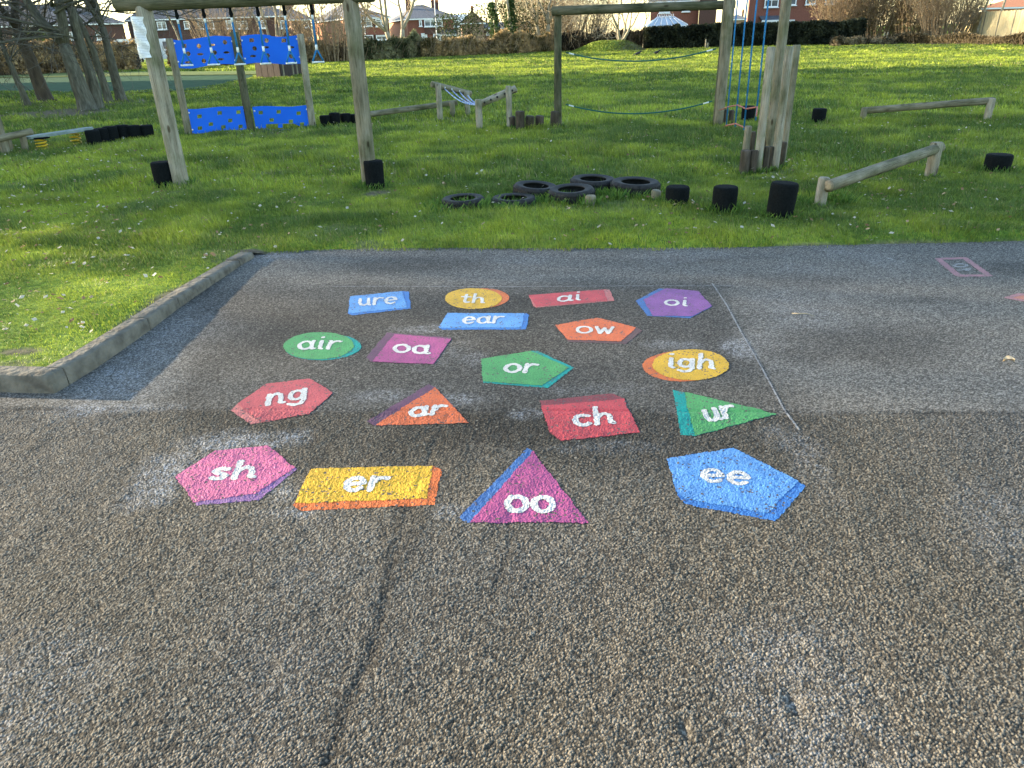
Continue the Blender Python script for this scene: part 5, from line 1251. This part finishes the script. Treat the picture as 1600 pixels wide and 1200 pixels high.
# grassy mound with a many-stemmed tree
def mound():
    c = G(958, 82); root = None; n = 60; m = 30; rx = (G(1012, 82) - G(905, 82)).length / 2; ry = 2.6; hh = H(Vector((c.x, c.y, 0)), 64)
    X, Y = np.meshgrid(np.linspace(-1, 1, n), np.linspace(-1, 1, m)); q = np.sqrt(X ** 2 + Y ** 2)
    Z = hh * sstep(1.0, .25, q + .25 * (X > .2) * X) * (1 + .35 * (fbm(X * 3, Y * 3, .6, 7) - .5)) - .03
    V = np.stack([c.x + X.ravel() * rx, c.y + Y.ravel() * ry, Z.ravel()], 1); r, cc = np.nonzero(np.ones((m - 1, n - 1))); a = r * n + cc; F = np.stack([a, a + 1, a + n + 1, a + n], 1)
    st = np.clip(sstep(-.25, .5, X + (fbm(X, Y, .3, 9) - .5) * .8) * .8, 0, 1).ravel()
    o = npobj('mound', npmesh('mound', V, F, M['lawn'], True, {'st': np.stack([st, st, st], 1)})); tag(o, kind='structure')
    rg = np.random.default_rng(4); k = 5000; x = rg.uniform(-.95, .95, k); y = rg.uniform(-.95, .3, k); qq = np.sqrt(x * x + y * y); keep = qq < .95; x, y = x[keep], y[keep]; qq = qq[keep]; z = hh * sstep(1.0, .25, qq + .25 * (x > .2) * x)
    P = np.stack([c.x + x * rx, c.y + y * ry, z + .02], 1); hu = np.clip(.75 - x * 1.1, 0, 1)
    o = leafcloud('mound_scrub', P, .09, [(.10, .08, .05), (.20, .26, .04)], None, 5, hue=hu); tag(o, 'rough grass and dead stalks covering the mound', 'scrub', kind='stuff')
    return c, hh
mc, mh = mound()
tb_ = G(969, 80); tree('bare_tree', Vector((tb_.x, tb_.y, mh * .75)), 8.5, .16, 'round-headed sunlit bare tree growing on the mound', 61, 'bark_pale', 'twig_pale', fork=.18, levels=6, group=gb, stems=5, stem_spread=.75, twigr=.013, roots=False, spread=.5)
# stakes
def stake(px, py, top, label, two=False):
    p = hb(px, py); root = thing('tree_stake', p, label, 'tree stake', 'pale tree stakes in front of the hedge'); h = H(p, top); b = MB(); b.box((p.x, p.y, h / 2), (.09, .09, h), .3); b.build('stake', M['log_pale'], root)
    b = MB(); b.box((p.x + .22, p.y + .1, h * .36), (.13, .13, h * .72), .1) if not two else b.box((p.x + .3, p.y + .1, h * .5), (.09, .09, h), .2, 0, .08); b.build('guard' if not two else 'stake', M['log_pale'], root)
    b = MB(); b.box((p.x + .12, p.y, h * .68), (.35, .03, .06)); b.build('tie', M['black_bolt'], root)
stake(1102, 77, 61, 'pale wooden tree stake left of the climbing ropes'); stake(1184, 74, 54, 'pale stake with a guard just left of the pole cluster'); stake(1246, 72, 54, 'short pale stake right behind the pole cluster'); stake(1379, 70, 50, 'pair of pale stakes in front of the twiggy shrubs', True); stake(1307, 71, 52, 'pale stakes under the broad twiggy shrub', True)

# =================================================================== BUILDINGS, FENCES, VEHICLES BEYOND
def XY(px, D): g = gx(px, D); return Vector((g.x, D, 0))
def house(name, label, A_, B_, C_, eave, ridge, wall, roof='slate', wins=(), side_wall=None, chim=(), group='houses beyond the hedge', gable=False, bands=(), porches=(), doors=()):
    """A_,B_,C_: (px, D) of left-rear, near, right corner. eave/ridge: picture rows at B"""
    a, b_, c = XY(*A_), XY(*B_), XY(*C_); d = a + (c - b_); root = thing(name, b_, label, 'house', group)
    he = H(b_, eave); hr = H(b_, ridge)
    bb = MB(); fp = [b_, c, d, a]
    k = bb.add([Vector((p.x, p.y, 0)) for p in fp] + [Vector((p.x, p.y, he)) for p in fp]); bb.m = 0
    bb.face([k, k + 1, k + 5, k + 4]); bb.face([k + 1, k + 2, k + 6, k + 5]); bb.face([k + 2, k + 3, k + 7, k + 6]); bb.m = 1 if side_wall else 0; bb.face([k + 3, k, k + 4, k + 7])
    bb.build('wall', [M[wall], M[side_wall or wall]], root)
    u = (c - b_).normalized(); v = (a - b_).normalized(); W = (c - b_).length; Dp = (a - b_).length; o = .35; rb = MB()
    P = [b_ - u * o - v * o, c + u * o - v * o, d + u * o + v * o, a - u * o + v * o]; P = [Vector((p.x, p.y, he - .02)) for p in P]
    if gable == 'front': m0 = (b_ + c) / 2; m1 = (a + d) / 2; r0 = Vector((m0.x, m0.y, hr)) - v * o; r1 = Vector((m1.x, m1.y, hr)) + v * o
    else:
        ins = 0 if gable else min(Dp * .5, W * .42); m0 = (b_ + a) / 2 + u * ins - u * (o if gable else 0); m1 = (c + d) / 2 - u * ins + u * (o if gable else 0); r0 = Vector((m0.x, m0.y, hr)); r1 = Vector((m1.x, m1.y, hr))
    k = rb.add(P + [r0, r1])
    if gable == 'front':
        rb.face([k, k + 4, k + 5, k + 3]); rb.face([k + 1, k + 2, k + 5, k + 4]); g2_ = MB(); g2_.quad(Vector((b_.x, b_.y, he)), Vector((c.x, c.y, he)), Vector(((b_.x + c.x) / 2, (b_.y + c.y) / 2, hr - .1))); g2_.build('gable', M[wall], root)
    elif gable: rb.face([k, k + 1, k + 5, k + 4]); rb.face([k + 2, k + 3, k + 4, k + 5]); g2_ = MB(); g2_.quad(Vector((b_.x, b_.y, he)), Vector((a.x, a.y, he)), Vector(((b_.x + a.x) / 2, (b_.y + a.y) / 2, hr - .05))); g2_.quad(Vector((c.x, c.y, he)), Vector((d.x, d.y, he)), Vector(((d.x + c.x) / 2, (d.y + c.y) / 2, hr - .05))); g2_.build('gable', M[side_wall or wall], root)
    else: rb.face([k, k + 1, k + 5, k + 4]); rb.face([k + 1, k + 2, k + 5]); rb.face([k + 2, k + 3, k + 4, k + 5]); rb.face([k + 3, k, k + 4])
    ro = rb.build('roof', M[roof], root)
    gb_ = MB(); m_ = (P[0] + P[1]) / 2; gb_.box((m_.x, m_.y, he - .12), ((P[1] - P[0]).length, .1, .16), math.atan2(u.y, u.x)); m_ = (P[0] + P[3]) / 2; gb_.box((m_.x, m_.y, he - .12), ((P[3] - P[0]).length, .1, .16), math.atan2(v.y, v.x)); gb_.build('gutter', M['upvc'], root)
    n = Vector((u.y, -u.x, 0))
    def onf(px, py, off=0):
        d_ = ray(px, py); q = b_ + n * off; t = ((q - Vector((0, 0, CAM_H))).dot(n)) / d_.dot(n); return Vector((0, 0, CAM_H)) + d_ * t
    rz = math.atan2(u.y, u.x)
    for (x0, y0, x1, y1) in bands:
        p, q = onf(x0, y0), onf(x1, y1); mm = (p + q) / 2; bx_ = MB(); bx_.box(mm + n * .12, (abs((q - p).dot(u)), .22, abs(q.z - p.z)), rz); bx_.build('bay_panel', M['brick_dark'] if wall != 'brick_dark' else M['brick_red'], root)
    for (x0, y0, x1, y1) in wins:
        p, q = onf(x0, y0), onf(x1, y1); mm = (p + q) / 2; ww = abs((q - p).dot(u)); hh = abs(q.z - p.z); nb = max(1, round(ww / .8))
        off = .14 if not bands else .30; fr_ = MB(); t_ = .11
        for s_ in (-1, 1): fr_.box(mm + n * off + u * (s_ * (ww / 2 - t_ / 2)), (t_, .12, hh), rz); fr_.box(mm + n * off + Vector((0, 0, s_ * (hh / 2 - t_ / 2))), (ww - 2 * t_, .12, t_), rz)
        for i in range(1, nb): fr_.box(mm + n * off + u * (ww * (i / nb - .5)), (t_ * .9, .11, hh - 2 * t_), rz)
        fr_.box(mm + n * (off) + Vector((0, 0, hh * .2)), (ww - 2 * t_, .1, .06), rz); fr_.box(mm + n * (off + .05) + Vector((0, 0, -hh / 2 - .05)), (ww + .15, .2, .09), rz)
        wo = fr_.build('window', M['upvc'], root); gl = MB(); gl.box(mm + n * (off - .05), (ww - .1, .03, hh - .1), rz); gl.build('pane', M['glass'], wo)
    for (x0, y0, x1, y1) in doors:
        p, q = onf(x0, y0), onf(x1, y1); mm = (p + q) / 2; bx_ = MB(); bx_.box(mm + n * .05, (abs((q - p).dot(u)), .12, abs(q.z - p.z)), rz); bx_.build('door', M['upvc'], root)
    for (x0, y0, x1, y1) in porches:
        p, q = onf(x0, y0), onf(x1, y1); w2 = abs((q - p).dot(u)); mm = (p + q) / 2; bx_ = MB(); zt, zb_ = p.z, q.z; pm = Vector((mm.x, mm.y, 0))
        f_ = lambda s_, o_, z: pm + u * (w2 / 2 * s_) + n * o_ + Vector((0, 0, z))
        bx_.quad(f_(-1, .05, zt), f_(1, .05, zt), f_(1, 1.3, zb_), f_(-1, 1.3, zb_)); bx_.quad(f_(-1, .05, zt - .15), f_(1, .05, zt - .15), f_(1, 1.3, zb_ - .15), f_(-1, 1.3, zb_ - .15)); pr = bx_.build('porch_roof', M['slate'], root)
        bx_ = MB(); q_ = f_(0, 1.28, zb_ - .1); bx_.box(q_, (w2, .1, .2), rz)
        for s_ in (-.95, .95): q_ = f_(s_, 1.2, zb_ / 2); bx_.box(q_, (.12, .12, zb_ - .2), rz)
        bx_.build('porch_trim', M['upvc'], pr)
    for (px, top, wpx) in chim:
        zq = H(XY(px, (b_.y + d.y) / 2), top); q = XY(px, (b_.y + d.y) / 2); w2 = wm(Vector((q.x, q.y, zq)), wpx); cb = MB(); cb.box((q.x, q.y, (he + zq) / 2), (w2, w2 * .8, zq - he), rz); cb.box((q.x, q.y, zq - .1), (w2 * 1.15, w2 * .95, .15), rz); ch = cb.build('chimney', M['brick_dark'], ro)
        cb = MB()
        for s_ in (-.25, .25): cb.lathe([(.13, 0), (.11, .35), (.13, .4)], (q.x + s_ * w2, q.y, zq - .02), (0, 0, 1), 10)
        cb.build('chimney_pot', M['tile_orange'], ch)
    return root
house('terraced_house', 'dark slate-roofed brick terrace behind the left tree group', (-60, 122), (-60, 112), (205, 112), 43, 8, 'brick_dark', wins=[(20, 52, 40, 64), (58, 46, 75, 56), (100, 50, 116, 62), (150, 50, 168, 62)], chim=[(60, -8, 9), (160, -10, 9)], porches=[(52, 64, 76, 70)])
house('terraced_house', 'long brick terrace with white windows behind the blue climbing wall', (212, 125), (212, 115), (462, 115), 31, -8, 'brick_dark', wins=[(245, 34, 262, 46), (287, 33, 298, 45), (308, 32, 336, 45), (353, 32, 364, 45), (366, 33, 388, 45), (407, 32, 418, 44), (438, 32, 462, 44), (308, 60, 336, 74), (366, 60, 388, 74)], chim=[(462, -4, 9), (330, -20, 9)])
house('hipped_house', 'dark brick house with a hipped roof and one white upstairs window', (440, 122), (462, 112), (492, 112), 30, 12, 'brick_dark', wins=[(471, 32, 483.5, 43), (474, 58, 489, 72)], chim=[(497, 8, 6)])
house('semi_detached_house', 'semi-detached house with an orange sunlit side wall', (493, 128), (548, 110), (612, 110), 28, 1, 'brick_dark', side_wall='brick_orange_lit', wins=[(550, 30, 557, 41), (564, 30, 582, 41), (587, 30, 605, 41), (570, 55, 585, 69), (588, 55, 606, 62)], bands=[(566, 42, 606, 54)], chim=[(560, -14, 8)], porches=[(548, 47, 567, 55)])  # side wall recoloured orange, its sunlight put into the brick colour
house('semi_detached_house', 'red brick semi-detached house with bay windows and a white porch', (612, 126), (640, 112), (716, 112), 29, 5, 'brick_red', wins=[(655, 32, 660, 41), (663, 31, 692, 41), (709, 32, 719, 42), (677, 53, 688, 62), (697, 53, 712, 60)], side_wall='brick_orange_lit', bands=[(663, 41, 688, 53)], chim=[(681, 1, 5), (687, 4, 5), (643, -8, 7)], porches=[(688, 46, 714, 53)], doors=[(658, 52, 668, 62)])  # side wall brightened to orange too, as if the sun lit it
house('gabled_house', 'distant brown brick gable house behind the middle hedge', (722, 150), (723, 132), (757, 132), 36, 17, 'brick_brown', gable='front', chim=[(740, 13, 4)])
house('flat_hall', 'distant hall with a pale blue sloping metal roof', (690, 170), (690, 150), (742, 150), 33, 21, 'render_wall', 'roof_blue', gable=True)
house('bungalow', 'low dark-roofed house at the end of the gap in the middle distance', (755, 155), (756, 140), (830, 140), 44, 34, 'brick_dark', wins=[(760, 50, 765, 55), (772, 50, 778, 55)], chim=[(762, 31, 2.5)], gable=True)
house('brick_house', 'red brick house with a white conservatory in front of it', (1014, 102), (1014, 92), (1088, 92), 2, -28, 'brick_red', wins=[(1030, 7, 1046, 20), (1066, 4.5, 1077, 18)], gable=True)
house('brick_house', 'darker red brick wing joining the conservatory house', (1088.5, 100), (1088.5, 91), (1115, 91), -8, -34, 'brick_dark')
house('brick_house', 'wide red brick house behind the pole cluster', (1163, 108), (1165, 95), (1345, 95), -12, -50, 'brick_red', wins=[(1195, -4, 1215, 11), (1231, -5, 1243, 8), (1259, -5, 1273, 7), (1290, -6, 1306, 6), (1197, 31, 1213, 40), (1230, 31, 1240, 40)], porches=[(1186, 25, 1216, 31)])
house('small_house', 'tiny far roof and chimney seen between the two brick houses', (1135, 170), (1136, 150), (1163, 150), 30, 22, 'brick_brown', chim=[(1157, 18, 2.5)])
house('orange_roof_house', 'house with an orange tiled roof behind the pale fence', (1520, 112), (1525, 100), (1680, 100), 12, -10, 'brick_orange_lit', 'tile_orange', side_wall='render_wall', chim=[])
# downpipes on the conservatory house
# conservatory
def conservatory():
    D = 86; a, b_ = XY(1010, D), XY(1072, D); root = thing('conservatory', a, 'white framed conservatory with a hipped glass roof', 'conservatory'); he = H(a, 41); hr = H(a, 27); dp = 3.6
    P = [a, b_, b_ + Vector((0, dp, 0)), a + Vector((0, dp, 0))]; W = (b_ - a).length
    bb = MB(); n = 10
    for i in range(n + 1): q = a.lerp(b_, i / n); bb.box((q.x, q.y, he / 2), (.1, .1, he))
    bb.box(((a.x + b_.x) / 2, a.y, he - .08), (W + .1, .14, .18)); bb.box(((a.x + b_.x) / 2, a.y, he * .72), (W, .08, .08)); bb.build('frame', M['upvc'], root)
    bb = MB(); bb.box(((a.x + b_.x) / 2, a.y + .08, he / 2), (W - .1, .03, he - .1)); bb.build('pane', M['glass'], root)
    E = [Vector((p.x, p.y, he)) for p in P]; r0 = Vector((a.x + W * .32, a.y + dp / 2, hr)); r1 = Vector((b_.x - W * .28, a.y + dp / 2, hr)); bb = MB(); k = bb.add(E + [r0, r1]); bb.face([k, k + 1, k + 5, k + 4]); bb.face([k + 1, k + 2, k + 5]); bb.face([k + 2, k + 3, k + 4, k + 5]); bb.face([k + 3, k, k + 4]); ro = bb.build('glass_roof', M['glass_pale'], root)
    bb = MB()
    for i in range(7): t = i / 6; e_ = E[0].lerp(E[1], t); q = r0.lerp(r1, min(1, max(0, (t - .1) / .8))); bb.path([e_ + Vector((0, 0, .05)), q + Vector((0, 0, .05))], .055, 4)
    bb.path([r0, r1], .08, 4); bb.path([E[1], r1], .07, 4); bb.path([E[0], r0], .07, 4)
    for i in range(10): q = r0.lerp(r1, i / 9); bb.lathe([(.05, 0), (.02, .3)], q, (0, 0, 1), 5)
    bb.build('glazing_bars', M['upvc'], ro)
conservatory()
for (px, top, bot, D) in ((1055, 0, 40, 91.6), (1088, 1, 45, 91.4)): pass
# garden fence
def fence(pts, h, label, mat='fence', name='garden_fence', step=1.83):
    root = thing(name, pts[0], label, 'fence')
    for a, b_ in zip(pts, pts[1:]):
        L = (b_ - a).length; n = max(1, round(L / step)); u = (b_ - a).normalized(); rz = math.atan2(u.y, u.x)
        for i in range(n):
            m_ = a + u * (L * (i + .5) / n); bb = MB(); w_ = L / n
            for k in range(12): q = m_ + u * (w_ * ((k + .5) / 12 - .5)); bb.box((q.x, q.y + .01 * (k % 2), h / 2 + .02 * (k % 3)), (w_ / 12 * .97, .02, h), rz)
            bb.build('fence_panel', M[mat], root)
        for i in range(n + 1): q = a + u * (L * i / n); bb = MB(); bb.box((q.x, q.y - .08, h / 2 + .05), (.1, .1, h + .1), rz); bb.build('fence_post', M['log_pale'], root)
fh = H(hb(1560, 66.5), 17)
fence([hb(1488, 65), hb(1530, 66), hb(1600, 67), hb(1690, 69)], fh, 'tall pale sunlit fence behind the slim trees at the right')
# vans
def van(px, D, W, hh, label, seed, flip=1, high=True, name='white_van'):
    c = XY(px, D); root = thing(name, c, label, 'van', 'white vehicles parked beyond the left hedge'); L = W; x0 = c.x - L / 2; y0 = c.y; dp = 1.9
    prof = [(0, .35), (0, hh * .93), (.05, hh), (L * .68, hh), (L * .8, hh * .93), (L * .9, hh * .6), (L * .98, hh * .5), (L, .5), (L, .35)] if high else [(0, .35), (0, hh * .8), (L * .08, hh), (L * .6, hh), (L * .75, hh * .66), (L * .97, hh * .58), (L, .5), (L, .35)]
    if flip < 0: prof = [(L - x, z) for x, z in prof][::-1]
    bb = MB(); n = len(prof); k = bb.add([(x0 + x, y0, z) for x, z in prof] + [(x0 + x, y0 + dp, z) for x, z in prof])
    for i in range(n): j = (i + 1) % n; bb.face([k + i, k + n + i, k + n + j, k + j])
    bb.face([k + i for i in range(n)]); bb.face([k + n + i for i in range(n)][::-1]); bb.build('body', M['van'], root)
    f = lambda x: x0 + (x if flip > 0 else L - x)
    bb = MB(); xs = [(.66, .84)] if high else [(.12, .38), (.4, .62)]
    for s0, s1 in xs: bb.quad((f(L * s0), y0 - .012, hh * .58), (f(L * s1), y0 - .012, hh * .58), (f(L * (s1 - .05)), y0 - .012, hh * .88), (f(L * s0), y0 - .012, hh * .88))
    bb.build('window', M['glass'], root)
    for t in (.2, .8):
        bb = MB(); bb.lathe([(.1, -.02), (.33, -.02), (.35, .04), (.35, .2)], (f(L * t), y0 + .15, .34), (0, -1, 0), 18); wv = bb.build('wheel', M['tyre'], root); bb = MB(); bb.lathe([(.2, 0), (.17, .02)], (f(L * t), y0 - .06, .34), (0, -1, 0), 14); bb.build('rim', M['bolt'], wv)
van(203, 84, 3.9, 2.35, 'white van seen between the trees, left of the notice post', 1, -1); van(252, 86, 3.6, 2.3, 'white van showing right of the notice post', 2, 1); van(140, 84, 4.0, 1.6, 'white car behind the hedge, seen between two trunks', 3, 1, False, 'white_car')
van(733, 100, 3.8, 1.75, 'small white car roof above the brown hedge in the middle', 4, 1, False, 'white_car')
# lamp columns
for px, D, top, lb in ((570, 100, 4, 'thin pale lamp column in front of the semi-detached house'), (680, 100, -8, 'thin grey lamp column crossing the red brick house')):
    p = XY(px + 4, D); h = H(p, top); root = thing('lamp_column', p, lb, 'lamp post', 'lamp columns on the far road'); b = MB(); b.lathe([(.1, 0), (.1, 1.2), (.065, 1.25), (.05, h)], p, (0, 0, 1), 10); b.build('column', M['pole'], root)
    b = MB(); b.path([(p.x, p.y, h), (p.x, p.y - .4, h + .15), (p.x, p.y - .8, h + .12)], .04, 6); b.box((p.x, p.y - 1.0, h + .1), (.2, .55, .12)); b.build('lamp_head', M['pole'], root)
# evergreen shrubs by the houses
shrub(716, 84, 4.6, 3.4, 20, 'round dark evergreen bush beside the red brick house', 71, 'twig_dark', leaf=(2600, [(.012, .025, .008), (.05, .075, .025)]), name='evergreen_bush')
shrub(800, 83, 5.4, 6, 20, 'dark evergreen bush behind the ivy trees', 72, 'twig_dark', leaf=(4200, [(.012, .02, .008), (.045, .06, .022)]), name='evergreen_bush')
# ---- crows
def crow(px, py, label, flip, seed):
    p = G(px, py); root = None; s_ = 1.35; b = MB(); f = flip
    P = lambda x, z, y=0: (p.x + f * x * s_, p.y + y * s_, z * s_)
    b.path([P(-.26, .10), P(-.17, .12), P(-.10, .15), P(0, .18), P(.08, .21), P(.13, .25), P(.16, .285), P(.19, .29), P(.22, .285), P(.27, .272)], [.012 * s_, .028 * s_, .055 * s_, .075 * s_, .062 * s_, .042 * s_, .038 * s_, .034 * s_, .014 * s_, .003 * s_], 12)
    for y in (-.03, .03): b.path([P(-.0, .12, y), P(.01, .05, y), P(-.005, 0, y)], [.012, .008, .007], 5); b.path([P(-.03, .005, y), P(.05, .005, y)], [.006, .005], 4)
    for y in (-.06, .06): b.path([P(.05, .19, y), P(-.08, .16, y * 1.1), P(-.22, .11, y * .6)], [.03, .04, .008], 6)
    o = b.build('crow', M['crow'], at=(p.x, p.y, 0)); tag(o, label, 'crow', 'crows feeding on the sunlit grass')
crow(996, 89.5, 'black crow on the sunlit grass, left of two', 1, 1); crow(1025, 88, 'black crow on the sunlit grass, right of two', 1, 2)
for k_, (x_, y_) in enumerate(((-19.5, 10.9), (-18.5, 11.8), (-22, 13.4), (-20, 15.2))):  # unseen trees added so their crowns dapple the near lawn with shade
    tree('bare_tree', Vector((x_, y_, 0)), 7.5, .14, ('added unseen bare tree nearest the playground, for dappled shade', 'added unseen bare tree level with the kerb end, for dappled shade', 'second unseen bare tree added at the left for shade', 'third unseen bare tree added at the left for shade', 'fourth unseen bare tree added for shade, nearest the field', 'unseen bare tree added for shade, farthest from the playground')[k_], 81 + k_, fork=.16, levels=6, low=3, spread=.7, twigr=.008, group='added unseen trees that shade the near lawn')
# ---- unseen block added on the left, shaped so its shadow covers the lawn
def build_shade_block():
    x = -42; y0, y1 = 6.0 + 54 * .268, 33.6 + 46 * .268; root = thing('shade_block', (x, (y0 + y1) / 2, 0), 'added unseen brick block that throws shade over the field', 'building'); hh = 15.5
    b = MB(); b.box((x - 6, (y0 + y1) / 2, hh / 2), (12, y1 - y0, hh)); b.build('wall', M['brick_brown'], root)
    b = MB(); b.box((x - 6, (y0 + y1) / 2, hh + .1), (12.8, y1 - y0 + .6, .3)); b.build('roof', M['slate'], root)
    for k in range(9):
        for z in (2, 5.6, 9.2, 12.8):
            yy = y0 + 2 + (y1 - y0 - 4) * k / 8; b = MB(); b.box((x + .05, yy, z), (.12, 2.2, 1.7)); w_ = b.build('window', M['upvc'], root); b = MB(); b.box((x + .12, yy, z), (.03, 2.0, 1.5)); b.build('pane', M['glass'], w_)
build_shade_block()
print('objects', len(bpy.data.objects))
